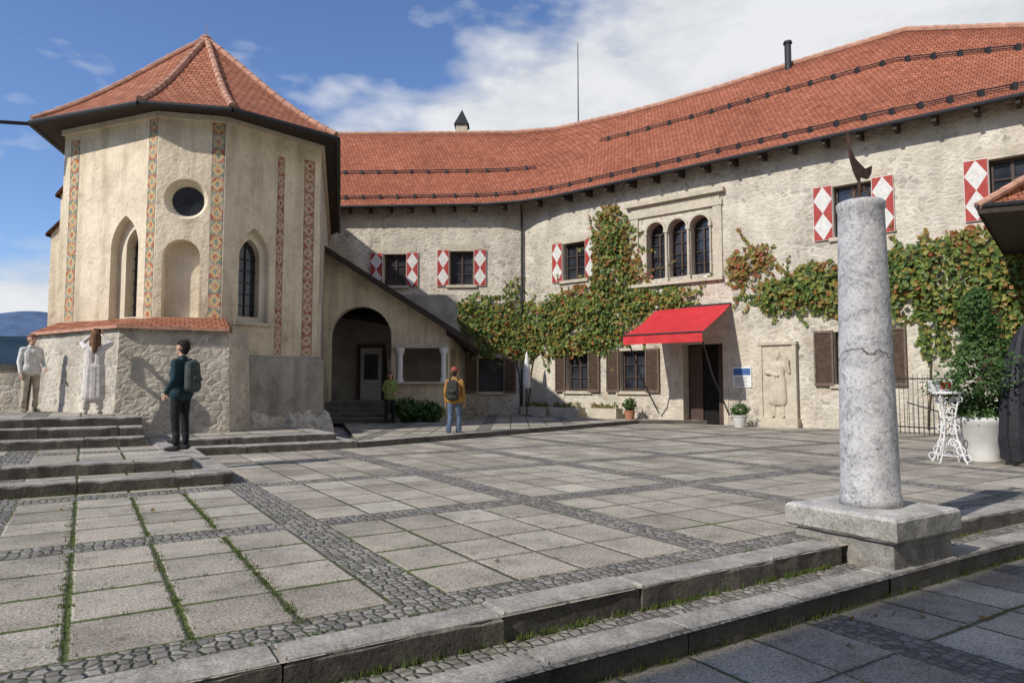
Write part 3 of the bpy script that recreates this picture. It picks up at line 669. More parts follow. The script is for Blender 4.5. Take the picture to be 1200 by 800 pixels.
kerbrow(mb,10.55,14.5,1.48,.34,.15,.2,'t'); kerbrow(mb,11.25,14.9,1.05,.32,.30,.2,'t')
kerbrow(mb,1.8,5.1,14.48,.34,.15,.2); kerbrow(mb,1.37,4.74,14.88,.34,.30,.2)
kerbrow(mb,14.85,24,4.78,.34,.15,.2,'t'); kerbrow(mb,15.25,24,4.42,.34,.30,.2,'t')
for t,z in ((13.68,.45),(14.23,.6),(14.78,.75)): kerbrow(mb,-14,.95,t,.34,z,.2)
mb.build('chapel_terrace_steps',rotz=A32)
mb=MB()
wp=[ST(5.12,14.5),(4.5,24.6),(7.0,24.6),(2.5,31),(-8,31)]
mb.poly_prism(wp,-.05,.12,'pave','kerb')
a=Vector(wp[0]);b=Vector(wp[1]);n=9
d=(b-a).normalized();nn=Vector((-d.y,d.x))
for i in range(n):
    p=a.lerp(b,i/n)+d*.006;q=a.lerp(b,(i+1)/n)-d*.006
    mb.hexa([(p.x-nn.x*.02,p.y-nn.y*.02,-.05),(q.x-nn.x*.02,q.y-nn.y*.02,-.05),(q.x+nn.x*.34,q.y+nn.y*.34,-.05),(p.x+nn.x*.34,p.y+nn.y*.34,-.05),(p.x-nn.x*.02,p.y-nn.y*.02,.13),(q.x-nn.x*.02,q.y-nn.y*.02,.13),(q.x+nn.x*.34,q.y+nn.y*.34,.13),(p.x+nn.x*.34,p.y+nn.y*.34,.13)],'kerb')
mb.build('facade_walkway')
mb=MB(); S=30000; mb.face([(-S,-S,-.6),(S,-S,-.6),(S,S,-.6),(-S,S,-.6)],'grass'); mb.build('ground')
mb=MB()
FPa=Fr((-20,14.6),(-11.9,16.75))
lbox(mb,FPa,0,FPa.L,-.2,1.75,-.5,0,'rubble'); lbox(mb,FPa,0,FPa.L+.03,1.752,1.87,-.54,.05,'kerb')
mb.build('parapet_wall')
def mountain(name,dist,h0,amp,c,seed):
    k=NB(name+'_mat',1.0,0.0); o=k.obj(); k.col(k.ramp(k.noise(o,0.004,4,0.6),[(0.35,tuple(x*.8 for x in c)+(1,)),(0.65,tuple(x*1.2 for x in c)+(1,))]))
    mb=MB(); r2=random.Random(seed); ph=[r2.random()*6 for _ in range(8)]
    def hh(a): return h0+amp*sum(math.sin(a*(5+q*7.3)+ph[q])/(1+q*.8) for q in range(8))
    N=260
    for i in range(N):
        a0=R(-75+i*100/N);a1=R(-75+(i+1)*100/N)
        for (d0,d1,f0,f1) in ((dist*.8,dist*.92,0,.55),(dist*.92,dist,.55,1)):
            mb.face([(d0*math.sin(a0),d0*math.cos(a0),max(-.5,hh(a0)*f0)),(d0*math.sin(a1),d0*math.cos(a1),max(-.5,hh(a1)*f0)),(d1*math.sin(a1),d1*math.cos(a1),hh(a1)*f1),(d1*math.sin(a0),d1*math.cos(a0),hh(a0)*f1)],k.m)
    return mb.build(name,smooth=True,merge=True)
mountain('mountain_range',9000,800,80,(.10,.15,.25),3)  # distance haze is mixed into this bluish base colour
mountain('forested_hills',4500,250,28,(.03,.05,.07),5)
# ------------------------------------------------------------------ COLUMN
cs_,ct_=6.02,3.56
co=empty('stone_column'); X,Y=ST(cs_,ct_)
mb=MB()
def rblock(mb,hw,z0,z1,b,mat):
    P=lambda x,y,z:(X+x*math.cos(A32)-y*math.sin(A32),Y+x*math.sin(A32)+y*math.cos(A32),z)
    rings=[(hw-b,z0),(hw,z0+b),(hw,z1-b),(hw-b*.6,z1-b*.3),(hw-b*1.5,z1)]
    N=7
    def loop(h,z,amp):
        o=[]
        for sx_,sy_,dx,dy in ((-1,-1,1,0),(1,-1,0,1),(1,1,-1,0),(-1,1,0,-1)):
            for i in range(N): 
                f=2*h*i/N; w=amp*math.sin(i*2.3+z*40+sx_*3+sy_)*(.4 if i else .2)
                o.append(P(sx_*h+dx*f+dy*w,sy_*h+dy*f-dx*w,z))
        return o
    for (h0,a),(h1,c) in zip(rings,rings[1:]):
        q0=loop(h0,a,.016);q1=loop(h1,c,.016); n=len(q0)
        for i in range(n): mb.face([q0[i],q0[(i+1)%n],q1[(i+1)%n],q1[i]],mat)
    mb.face(loop(*rings[-1],.016),mat); mb.face(loop(*rings[0],.016)[::-1],mat)
rblock(mb,.45,-.3,.075,.02,'plinth'); rblock(mb,.51,.08,.29,.03,'slab')
mb.build('plinth',co)
mb=MB(); prof=[(.0,.29),(.255,.29),(.257,.36),(.245,.40)]+[(.245-.05*((i/12)**1.1),.40+2.55*i/12) for i in range(1,13)]+[(.205,2.97),(.208,3.02),(.19,3.04),(0,3.04)]
mb.lathe(prof,(X,Y,0),'marble',48); mb.build('shaft',co,smooth=True,merge=True)
mb=MB()
mb.tube((X,Y,3.03),(X-.015,Y,3.42),.018,.012,'rust',8); mb.tube((X,Y,3.03),(X,Y,3.07),.07,.05,'rust',12)
sil=[(-.15,.66),(-.125,.50),(-.07,.42),(.0,.37),(.07,.33),(.17,.37),(.15,.29),(.11,.24),(.03,.25),(-.03,.22),(-.08,.30),(-.125,.42)]
rx=Vector((.93,.36,0))
fp=[Vector((X,Y,3.03))+rx*(a*.9)+Vector((0,0,b)) for a,b in sil]; nv=Vector((-.36,.93,0))*.012
mb.face([p-nv for p in fp],'rust'); mb.face([p+nv for p in fp][::-1],'rust')
for i in range(len(fp)): mb.face([fp[i]-nv,fp[(i+1)%len(fp)]-nv,fp[(i+1)%len(fp)]+nv,fp[i]+nv],'rust')
for a in range(4):
    t=a*math.pi/2; mb.path([(X,Y,3.14),(X+.07*math.cos(t),Y+.07*math.sin(t),3.17),(X+.09*math.cos(t),Y+.09*math.sin(t),3.10)],.008,'rust',5)
mb.build('iron_finial',co)
# ------------------------------------------------------------------ VEGETATION
def leaves(mb,p,n,size,mat,r):
    n=Vector(n).normalized(); n=(n+Vector((r.gauss(0,.45),r.gauss(0,.45),r.gauss(.15,.4)))).normalized()
    u_=n.orthogonal().normalized(); w=n.cross(u_); a=r.random()*6.28; ux=u_*math.cos(a)+w*math.sin(a); wy=n.cross(ux); s=size*(.6+.8*r.random())
    p=Vector(p); i=len(mb.v)
    mb.v+=[tuple(p-ux*s*.5),tuple(p+wy*s*.42+n*s*.08),tuple(p+ux*s*.6),tuple(p-wy*s*.42+n*s*.08)]
    mb.f.append((i,i+1,i+2));mb.f.append((i,i+2,i+3)); k=mb.mi(mat); mb.m+=[k,k]; mb.uv+=[None,None]
def vine(name,patches,stems):
    mb=MB(); r=random.Random(len(patches)*13+5)
    for fr,k,z,rk,rz_,dens,mat,o in patches:
        cnt=int(math.pi*rk*rz_*dens)
        sub=[(r.gauss(0,.55),r.gauss(0,.55)) for _ in range(9)]
        for _ in range(cnt):
            if r.random()<.68:
                c=r.choice(sub); a=c[0]+r.gauss(0,.19);b=c[1]+r.gauss(0,.19)
            else:
                t=r.random()*6.28; q=math.sqrt(r.random())*1.1; a=q*math.cos(t);b=q*math.sin(t)
            if a*a+b*b>1.7: continue
            e=max(.2,1-(a*a+b*b)*.6)
            oo=.03+o*e*r.random()**.7
            leaves(mb,fr.p(k+a*rk,z+b*rz_,oo),fr.n,.15,mat,r)
    for _ in range(int(len(patches)*5)):   # trailing shoots
        fr,k,z,rk,rz_,dens,mat,o=r.choice(patches)
        t=r.random()*6.28; a=k+rk*math.cos(t)*.9; b=z+rz_*math.sin(t)*.9; dx=math.cos(t)*.6+r.gauss(0,.4); dz=math.sin(t)*.4-.2+r.gauss(0,.4)
        for q in range(r.randint(8,18)):
            a+=dx*.07;b+=dz*.07; leaves(mb,fr.p(a+r.gauss(0,.03),b+r.gauss(0,.03),.04+.05*r.random()),fr.n,.12,mat,r)
    for fr,pts,rad in stems:
        for i in range(len(pts)-1):
            a=pts[i];b=pts[i+1]; pr=None
            for q in range(5):
                f=q/4; p=fr.p(a[0]+(b[0]-a[0])*f+r.gauss(0,.02),a[1]+(b[1]-a[1])*f,.04)
                if pr: mb.tube(pr,p,rad,rad*.9,'bark',5,False)
                pr=p
    return mb.build(name)
D=200
vine('climbing_vine',[
 (FL,L(6.6),4.6,.8,.75,D,'leaf',.3),(FL,L(6.9),3.6,1.0,.9,D,'leaf',.35),(FL,L(7.7),3.9,1.1,.9,D,'leaf',.35),(FL,L(8.4),3.5,.6,1.0,D,'leaf',.3),(FL,L(8.0),4.9,.6,.4,110,'leaf',.2),(FL,L(7.6),2.9,1.0,.35,140,'leaf',.3),(FL,L(8.2),5.6,.5,.5,40,'leaf',.12),
 (FR,.5,3.7,1.0,1.0,D,'leaf',.3),(FR,1.5,3.9,1.1,1.0,D,'leaf',.4),(FR,2.7,3.9,1.2,1.1,D,'leaf',.45),(FR,3.8,4.2,1.1,1.3,D,'leaf',.45),(FR,4.5,5.6,.9,1.1,D,'leaf',.4),(FR,4.5,7.0,.95,1.1,D,'leaf',.35),(FR,4.3,8.0,.6,.45,D,'leafred',.25),
 (FR,5.0,4.2,1.1,.9,D,'leaf',.4),(FR,6.2,4.45,1.2,.55,D,'leaf',.3),(FR,7.2,4.6,.9,.42,D,'leaf',.25),(FR,3.9,3.1,.9,.5,D,'leaf',.3),(FR,5.1,6.5,.45,1.1,130,'leafred',.2),(FR,5.5,5.5,.6,.5,120,'leafred',.2),(FR,1.9,3.0,1.2,.45,170,'leaf',.3),(FR,.2,3.0,.5,.5,150,'leaf',.3),(FR,3.0,5.0,1.0,.4,110,'leafred',.2),(FR,4.2,6.0,.6,1.6,60,'leafred',.42)],
 [(FL,[(L(8.52),.1),(L(8.5),1.5),(L(8.3),3)],.03),(FR,[(.25,.1),(.3,1.5),(.6,3)],.03)])
vine('climbing_vine',[
 (FR,10.8,4.3,.7,.55,D,'leaf',.3),(FR,11.7,4.4,.9,.75,D,'leaf',.35),(FR,12.7,4.4,1.0,.85,D,'leaf',.4),(FR,13.7,4.45,1.0,.9,D,'leaf',.4),(FR,14.7,4.4,1.0,1.1,D,'leaf',.5),(FR,15.7,4.4,1.0,1.25,D,'leaf',.6),(FR,16.8,4.4,1.1,1.25,D,'leaf',.6),(FR,18.0,4.4,1.2,1.3,D,'leaf',.6),(FR,15.2,3.0,.4,.9,D,'leaf',.3),(FR,14.9,5.3,.8,.35,120,'leaf',.3),(FR,16.4,5.5,.9,.35,D,'leafred',.3),(FR,17.2,3.0,1.0,.9,D,'leaf',.5),(FR,19.5,4.0,1.5,1.6,140,'leaf',.5),(FR,10.3,4.6,.5,.3,120,'leafred',.2),(FR,13.2,5.1,1.2,.3,90,'leafred',.4),(FR,13.0,4.2,2.0,.6,30,'leafred',.45)],
 [(FR,[(15.0,.1),(15.1,2),(14.9,3.4)],.035)])
vine('red_vine_cluster',[(FR,9.7,5.45,.65,.6,150,'leafred',.25),(FR,10.2,5.7,.4,.45,150,'leafred',.2),(FR,9.35,5.1,.4,.3,130,'leafred',.15)],[(FR,[(9.0,4.9),(9.7,5.4),(10.3,5.9)],.015)])
def bush(mb,c,rx_,ry_,rz_,cnt,size,mat,r):
    c=Vector(c)
    for _ in range(cnt):
        d=Vector((r.gauss(0,1),r.gauss(0,1),r.gauss(0,1))).normalized(); q=(.55+.5*r.random()); q*=1+.15*math.sin(d.x*5+c.x*3)*math.cos(d.z*6)
        leaves(mb,c+Vector((d.x*rx_*q,d.y*ry_*q,d.z*rz_*q)),d,size,mat,r)
r=random.Random(4)
mb=MB(); bush(mb,(-3.6,23.3,.5),.6,.4,.45,700,.12,'conifer',r); bush(mb,(-2.8,23.4,.45),.5,.4,.4,600,.12,'conifer',r); mb.build('ivy_bush')
pc=empty('potted_conifer'); PX,PY=8.42,12.3
mb=MB(); mb.lathe([(0,0),(.27,0),(.29,.05),(.25,.10),(.33,.35),(.43,.66),(.47,.72),(.47,.80),(.42,.80),(.40,.72),(0,.70)],(PX,PY,0),'pot',36); mb.build('pot',pc,smooth=True,merge=True)
mb=MB(); mb.tube((PX,PY,.7),(PX,PY,2.6),.04,.02,'bark',8)
for i in range(60):
    z=.9+2.0*r.random(); a=r.random()*6.28; rr=.42*(1-(z-.9)/2.4)
    mb.tube((PX,PY,z-.1),(PX+rr*math.cos(a),PY+rr*math.sin(a),z+.12),.012,.005,'bark',4,False)
lob=[(r.random()*6.28,r.random(),.12+.14*r.random()) for _ in range(16)]
for _ in range(8500):
    h=r.random()**1.15; z=.82+h*2.3; a=r.random()*6.28; rad=(.50*(1-h)**.6+.04)*(.45+.6*r.random()**.5)*(1+.10*math.sin(z*11))
    for la,lh,ls in lob:
        da=math.cos(a-la); 
        if da>.6 and abs(h-lh)<.1: rad*=1+ls*2
    rad*=.88
    d=Vector((math.cos(a),math.sin(a),.6)); leaves(mb,(PX+rad*math.cos(a),PY+rad*math.sin(a),z),d,.055,'conifer',r)
mb.build('foliage',pc)
mb=MB(); ux,uy=8.78,11.62
for i in range(24):   # folds of the hanging cover
    for (z0,r0,z1,r1) in ((.1,.40,.5,.44),(.5,.44,1.2,.40),(1.2,.40,1.8,.30),(1.8,.30,2.2,.17),(2.2,.17,2.42,.03)):
        q=[]
        for (j,zz,rr) in ((i,z0,r0),(i+1,z0,r0),(i+1,z1,r1),(i,z1,r1)):
            a=2*math.pi*j/24; k_=rr*(1+(.10 if j%2 else -.06)); q.append((ux+k_*math.cos(a),uy+k_*math.sin(a),zz))
        mb.face(q,'blackcloth')
mb.tube((ux,uy,2.4),(ux,uy,2.55),.03,.02,'iron')
mb.box(ux-.3,ux+.3,uy-.3,uy+.3,0.0,.1,'kerb'); mb.build('covered_parasol')
mb=MB(); q=FR.p(.9,0,1.0); mb.lathe([(.13,1.25),(.17,1.4),(.14,2.0),(.06,2.6),(0.02,2.75),(0,2.8)],(q[0],q[1],0),'white',14); mb.tube((q[0],q[1],.1),(q[0],q[1],1.3),.025,.025,'iron'); mb.tube((q[0],q[1],.1),(q[0],q[1],.18),.25,.22,'kerb',16); mb.build('closed_parasol')
mb=MB(); SX,SY=7.72,12.15
def ringp(c,rad,ax,rr=.009,n=14):
    pts=[Vector(c)+ax*rad*math.cos(2*math.pi*i/n)+Vector((0,0,1))*rad*math.sin(2*math.pi*i/n) for i in range(n+1)]; mb.path(pts,rr,'white',5)
for a in range(4):
    t=a*math.pi/2+.5; ax=Vector((math.cos(t),math.sin(t),0)); c=Vector((SX,SY,0))
    mb.path([c+ax*.30,c+ax*.24+Vector((0,0,.12)),c+ax*.14+Vector((0,0,.45)),c+ax*.11+Vector((0,0,.75)),c+ax*.16+Vector((0,0,1.0)),c+ax*.22+Vector((0,0,1.22))],.014,'white',6)
    for o_,z_,r_ in ((.30,.10,.06),(.20,.22,.07),(.14,.33,.06),(.08,.36,.06),(.07,.55,.05),(.14,.62,.05),(.07,.72,.055),(.13,1.08,.07),(.08,.92,.06),(.2,1.12,.05)): ringp(c+ax*o_+Vector((0,0,z_)),r_,ax,.010)
for z,rad in ((.14,.23),(.8,.12),(1.22,.25)):
    mb.path([(SX+rad*math.cos(2*math.pi*i/20),SY+rad*math.sin(2*math.pi*i/20),z) for i in range(21)],.012,'white',5)
mb.tube((SX,SY,1.22),(SX,SY,1.25),.26,.26,'white',20)
mb.build('wrought_iron_stand')
mb=MB(); mb.box(SX-.3,SX+.1,SY,SY+.03,1.25,1.45,'white'); mb.box(SX-.1,SX+.07,SY-.012,SY-.002,1.30,1.42,'awning'); mb.build('menu_sign')
mb=MB()
p0=Vector(FR.p(14.3,0,.9));p1=Vector(FR.p(17.2,0,2.2))
for z in (.2,1.55): mb.tube(p0+Vector((0,0,z)),p1+Vector((0,0,z)),.02,.02,'iron',5)
for i in range(24):
    p=p0.lerp(p1,i/23); mb.tube(p,p+Vector((0,0,1.7)),.012,.006,'iron',5)
mb.build('iron_fence')
mb=MB(); lbox(mb,FR,9.2,9.85,1.3,2.0,.01,.04,'white'); lbox(mb,FR,9.23,9.82,1.72,1.95,.041,.046,'blue')
for i in range(5): lbox(mb,FR,9.27,9.7-.05*(i%2),1.36+.065*i,1.38+.065*i,.041,.044,'frame')
mb.build('info_sign')
for i,(k,w) in enumerate(((.4,1.3),(1.9,1.4),(3.7,1.3))):
    t=empty('stone_planter'); mb=MB()
    z0=.12
    lbox(mb,FR,k,k+w,z0,z0+.38,.3,.37,'stonetrim');lbox(mb,FR,k,k+w,z0,z0+.38,.73,.8,'stonetrim');lbox(mb,FR,k,k+.07,z0,z0+.38,.37,.73,'stonetrim');lbox(mb,FR,k+w-.07,k+w,z0,z0+.38,.37,.73,'stonetrim')
    lbox(mb,FR,k+.07,k+w-.07,z0,z0+.32,.37,.73,'soil'); mb.build('trough',t)
    mb=MB()
    for q in range(4): 
        c=FR.p(k+.2+q*(w-.4)/3,z0+.42,.55); bush(mb,c,.16,.14,.14+.08*r.random(),110,.07,'leaf',r)
    mb.build('plants',t)
def potplant(k,o,h,rad,ph,mat='terrap'):
    t=empty('potted_plant'); c=FR.p(k,0,o); mb=MB(); mb.lathe([(0,0),(rad*.7,0),(rad,h),(rad*1.1,h),(rad*1.1,h+.04),(rad*.9,h+.04),(0,h-.02)],c,mat,20); mb.build('pot',t)
    mb=MB(); bush(mb,(c[0],c[1],h+ph*.5),rad*1.3,rad*1.3,ph*.55,350,.08,'conifer',r); mb.build('plant',t)
potplant(5.55,.75,.4,.2,.5); potplant(9.75,.9,.35,.24,.4,'pot'); potplant(13.6,.9,.35,.2,.9,'terrap')
mb=MB(); rg=random.Random(9)
def tuft(s,t,z,n,h):
    for _ in range(n):
        x,y=ST(s+rg.gauss(0,.025),t+rg.gauss(0,.012)); a=rg.random()*6.28; hh=h*(.4+.8*rg.random()); w=.003+.002*rg.random(); l=hh*.5*rg.random()
        dx,dy=math.cos(a),math.sin(a)
        mb.face([(x-dy*w,y+dx*w,z),(x+dy*w,y-dx*w,z),(x+dx*l,y+dy*l,z+hh)],'blade')
for _ in range(230):
    s=-1+9*rg.random()**1.2
    if 5.3<s<6.6: continue
    tuft(s,3.49,-.15,rg.randint(5,16),.045)
for _ in range(150): tuft(-1+9*rg.random(),3.07,-.30,rg.randint(4,12),.045)
for _ in range(90): tuft(-2+8*rg.random(),3.80,.0,rg.randint(3,9),.025)
for _ in range(420):
    c=rg.choice((-.06,.53,1.10,1.10)); tuft(c,4+5.5*rg.random()**1.3,.0,rg.randint(4,11),.02)
for _ in range(60):
    tuft(5.5*rg.random()-1,rg.choice((4.73,5.38,6.02)),.0,rg.randint(3,8),.018)
for _ in range(90): tuft(-4+5.5*rg.random(),10.17,.0,rg.randint(4,10),.05)
mb.build('grass_tufts')
mb=MB()
for _ in range(70):
    if rg.random()<.6: s,t,z=rg.uniform(3,9),rg.uniform(1.2,3.0),-.295
    else: s,t,z=rg.uniform(-2,9),rg.uniform(3.9,9),.006
    x,y=ST(s,t); leaves(mb,(x,y,z+.008),(0,0,3),.045,'dead',rg)
mb.build('fallen_leaves')
gh=empty('gatehouse'); mb=MB()
pts=[(9.62,13.9),(16,11.0),(18,15),(13.3,18.3)]
apx=[(13.2,14.0,7.1),(15.5,14.3,7.1)]
ev=[Vector((*p,5.05)) for p in pts]; A_=Vector(apx[0]);B_=Vector(apx[1])
def tri(ps):
    a=ps[0];d=(ps[1]-ps[0]).normalized();n=d.cross(ps[2]-ps[0]).normalized();up=n.cross(d); mb.face(ps,'tile2',[((p-a).dot(d),(p-a).dot(up)) for p in ps])
tri([ev[0],ev[1],B_,A_]); tri([ev[1],ev[2],B_]); tri([ev[2],ev[3],A_,B_]); tri([ev[3],ev[0],A_])
for i in range(4): 
    a,b=ev[i],ev[(i+1)%4]; mb.face([a-Vector((0,0,.16)),b-Vector((0,0,.16)),b,a],'wood'); mb.tube(a,b,.05,.05,'iron',6)
mb.face([e-Vector((0,0,.1)) for e in ev][::-1],'wood')
ridge_caps(mb,ev[0],A_,.08,.3); ridge_caps(mb,ev[3],A_,.08,.3)
mb.build('roof',gh); mb=MB(); mb.poly_prism([(11.6,14.0),(15.6,12.0),(17.2,14.9),(14.6,17.2)],0,4.95,'wall'); mb.build('walls',gh)
bb=empty('added_rear_shade_building'); mb=MB()  # unseen building added behind the camera, sized to shade the lower terrace
mb.box(-26,6,-9,-.7,-.3,18.9,'wall'); mb.build('walls',bb,rotz=A32)
mb=MB()
for s in range(-24,5,3):
    for z in (2,6,10,14): mb.box(s,s+1.1,-.72,-.66,z,z+1.6,'glass')
mb.build('windows',bb,rotz=A32)
# ------------------------------------------------------------------ PEOPLE
def capsule(V,Fc,p0,r0,p1,r1,seg=12,hr=5):
    a=Vector(p0);b=Vector(p1); d=b-a; d=d.normalized() if d.length>1e-6 else Vector((0,0,1)); u=d.orthogonal().normalized(); w=d.cross(u)
    base=len(V); rings=[]
    for i in range(1,hr+1): t=math.pi/2*(1-i/hr); rings.append((a-d*(r0*math.sin(t)),r0*math.cos(t)))
    for i in range(0,hr): t=math.pi/2*(i/hr); rings.append((b+d*(r1*math.sin(t)),r1*math.cos(t)))
    V.append(tuple(a-d*r0))
    for c,rr in rings:
        for j in range(seg):
            q=2*math.pi*j/seg; V.append(tuple(c+(u*math.cos(q)+w*math.sin(q))*rr))
    V.append(tuple(b+d*r1)); n=len(rings)
    for j in range(seg): Fc.append((base,base+1+(j+1)%seg,base+1+j))
    for i in range(n-1):
        for j in range(seg): Fc.append((base+1+i*seg+j,base+1+i*seg+(j+1)%seg,base+1+(i+1)*seg+(j+1)%seg,base+1+(i+1)*seg+j))
    l=base+1+(n-1)*seg
    for j in range(seg): Fc.append((l+j,l+(j+1)%seg,base+1+n*seg))
def figure(name,caps,mats,loc,rotz,scale=1,voxel=.009,flat=None,parent=None):
    V=[];Fc=[]
    for c in caps: capsule(V,Fc,c[0],c[1],c[2],c[3])
    me=bpy.data.meshes.new(name); me.from_pydata(V,[],Fc); me.update()
    ob=bpy.data.objects.new(name+'_tmp',me); scene.collection.objects.link(ob)
    m=ob.modifiers.new('r','REMESH'); m.mode='VOXEL'; m.voxel_size=voxel
    s=ob.modifiers.new('s','SMOOTH'); s.iterations=2; s.factor=.5
    dg=bpy.context.evaluated_depsgraph_get(); ev_=ob.evaluated_get(dg); nm=bpy.data.meshes.new_from_object(ev_)
    bpy.data.objects.remove(ob)
    n=len(nm.polygons); C=np.empty(n*3); nm.polygons.foreach_get('center',C); C=C.reshape(-1,3)
    best=np.full(n,1e9); lab=np.zeros(n,int)
    names=list(mats.keys())
    for c in caps:
        a=np.array(c[0],float);b=np.array(c[2],float); d=b-a; L2=max(1e-9,d@d); t=np.clip((C-a)@d/L2,0,1); dist=np.linalg.norm(C-(a+t[:,None]*d),axis=1)-(c[1]+(c[3]-c[1])*t)
        w=dist<best; best[w]=dist[w]; lab[w]=names.index(c[4])
    nm.materials.clear()
    for k in names: nm.materials.append(mats[k])
    nm.polygons.foreach_set('material_index',lab.astype(np.int32)); nm.polygons.foreach_set('use_smooth',[True]*n)
    nm.name=name
    if flat: 
        for v in nm.vertices: v.co.y*=flat
    ob=bpy.data.objects.new(name,nm); scene.collection.objects.link(ob); ob.location=loc; ob.rotation_euler[2]=rotz; ob.scale=(scale,)*3
    if parent: ob.parent=parent
    return ob
def body(la,ra,legs='stand',top='top',bot='bot',hair='short',fem=False,coat=0,headturn=0,bulk=1.0,sleeve='top',bag=None,cap=False,phone=False):
    c=[]
    def add(a,ra_,b,rb_,l): c.append((tuple(a),ra_,tuple(b),rb_,l))
    sw=.165 if fem else .185
    if legs=='stand': L_=[((-.10,0,.90),(-.115,-.015,.50),(-.12,.02,.09)),((.10,0,.90),(.115,-.02,.50),(.125,.03,.09))]
    else: L_=[((-.09,0,.90),(-.10,-.10,.51),(-.10,-.06,.10)),((.09,0,.90),(.10,.02,.50),(.10,.20,.12))]
    for h,k,a in L_:
        add(h,.098,k,.066,bot); add((k[0],k[1]+.01,k[2]),.066,(a[0],a[1],a[2]+.02),.047,bot)
        add((k[0],k[1]+.02,k[2]-.1),.062,(k[0],k[1]+.03,k[2]-.18),.058,bot)
        for q in range(3): z_=a[2]+.05+q*.05; add((a[0]-.02,a[1]-.01,z_),.052,(a[0]+.02,a[1]+.01,z_+.01),.050,bot)
        add((a[0],a[1]+.03,a[2]-.04),.043,(a[0]*1.1,a[1]-.12,a[2]-.055),.036,'shoe'); add((a[0]*1.1,a[1]-.12,a[2]-.055),.036,(a[0]*1.15,a[1]-.17,a[2]-.06),.028,'shoe')
    b_=bulk
    add((-.065,.0,.93),.115,(.065,.0,.93),.115,bot)
    add((-.055,0,1.0),.115*b_,(-.075,0,1.33),.118*b_,top); add((.055,0,1.0),.115*b_,(.075,0,1.33),.118*b_,top)
    add((0,-.02,1.1),.10*b_,(0,-.035,1.32),.11*b_,top)
    add((-sw+.03,.01,1.405),.068,(sw-.03,.01,1.405),.068,top)
    add((-.06,.01,1.43),.06,(0,.01,1.48),.06,top);add((.06,.01,1.43),.06,(0,.01,1.48),.06,top)
    add((-.035,.03,1.49),.035,(.035,.03,1.49),.035,top)
    if coat: add((-.075,.0,1.0),.125*b_,(-.09,0,1.0-coat),.13*b_,top); add((.075,.0,1.0),.125*b_,(.09,0,1.0-coat),.13*b_,top); add((0,0,1.0),.13,(0,0,1-coat),.14,top)
    ht=headturn; hx,hy=math.sin(ht),-math.cos(ht)
    def H(f,s,z): return (hx*f-hy*s, hy*f+hx*s, z)
    add((0,.01,1.46),.056,H(.0,0,1.56),.052,'skin')
    add(H(-.02,0,1.665),.090,H(.01,0,1.66),.086,'skin'); add(H(.03,0,1.62),.068,H(.045,0,1.575),.045,'skin')
    add(H(.09,0,1.645),.010,H(.112,0,1.615),.014,'skin'); 
    for s in (-1,1):
        add(H(-.005,.085*s,1.645),.016,H(-.008,.088*s,1.615),.012,'skin')
        add(H(.085,.033*s,1.655),.011,H(.086,.033*s,1.655),.011,'eye'); add(H(.086,.022*s,1.675),.007,H(.080,.048*s,1.673),.006,'hair')
    add(H(.088,-.018,1.585),.006,H(.088,.018,1.585),.006,'lip')
    if not cap:
        add(H(-.03,0,1.69),.094,H(.012,0,1.70),.080,'hair'); add(H(-.045,0,1.65),.086,H(-.04,0,1.60),.066,'hair')
    else:
        add(H(-.02,0,1.70),.096,H(.01,0,1.70),.090,'cap'); add(H(.06,-.03,1.705),.028,H(.15,-.02,1.69),.012,'cap'); add(H(.06,.03,1.705),.028,H(.15,.02,1.69),.012,'cap'); add(H(-.045,0,1.64),.084,H(-.04,0,1.60),.066,'hair')
    if hair=='long':
        add(H(-.05,0,1.66),.092,H(-.085,0,1.50),.075,'hair'); add(H(-.085,0,1.50),.075,H(-.11,0,1.34),.05,'hair')
        for s in (-1,1): add(H(-.02,.06*s,1.64),.05,H(-.05,.075*s,1.45),.035,'hair')
    for s,(el,wr,palm,fd) in ((-1,la),(1,ra)):
        sh_=Vector((s*sw,.01,1.40)); el=Vector(el);wr=Vector(wr)
        add(sh_,.062*b_,el,.047*b_,sleeve); add(el,.047*b_,wr,.036*b_,sleeve)
        fd=Vector(fd).normalized(); pn=Vector(palm).normalized(); side=fd.cross(pn).normalized()
        kn=wr+fd*.09
        for q in (-.022,0,.022): add(wr+fd*.02+side*q*.7,.017,kn+side*q,.014,'skin')
        for i,(q,ln) in enumerate(((-.033,.058),(-.011,.074),(.011,.080),(.033,.070))):
            b0=kn+side*q; b1=b0+fd*ln*.5+pn*.008; b2=b1+(fd*.8+pn*.6).normalized()*ln*.5
            add(b0,.0095,b1,.009,'skin'); add(b1,.009,b2,.0078,'skin')
        t0=wr+fd*.03+side*.028; t1=t0+(fd*.6+side*.8).normalized()*.045; add(t0,.013,t1,.011,'skin'); add(t1,.011,t1+(fd*.9+side*.2).normalized()*.03,.009,'skin')
    if phone:
        for q in range(5): add((-.085,-.31,1.74+q*.02),.012,(.085,-.31,1.74+q*.02),.012,'eye')
    if bag:
        add((-.07,.19,1.36),.075,(-.08,.20,1.02),.085,'bag'); add((.07,.19,1.36),.075,(.08,.20,1.02),.085,'bag'); add((0,.20,1.38),.08,(0,.21,1.02),.09,'bag'); add((-.05,.28,1.15),.05,(.05,.28,1.15),.05,'bag')
        for s in(-1,1): add((s*.11,-.08,1.42),.022,(s*.12,-.13,1.2),.018,'bag'); add((s*.12,-.13,1.2),.018,(s*.15,.0,1.05),.018,'bag'); add((s*.11,.08,1.46),.022,(s*.11,-.08,1.42),.022,'bag')
    return c
def pm(**k):
    d=dict(skin=simple('skin',(.50,.30,.21,1),0.6,.06,20),eye=M['black'],lip=simple('lips',(.38,.14,.12,1),.5,.05))
    for a,b in k.items(): d[a]=simple('cloth_'+a,b,.85,.25,9,bump=.6)
    return d
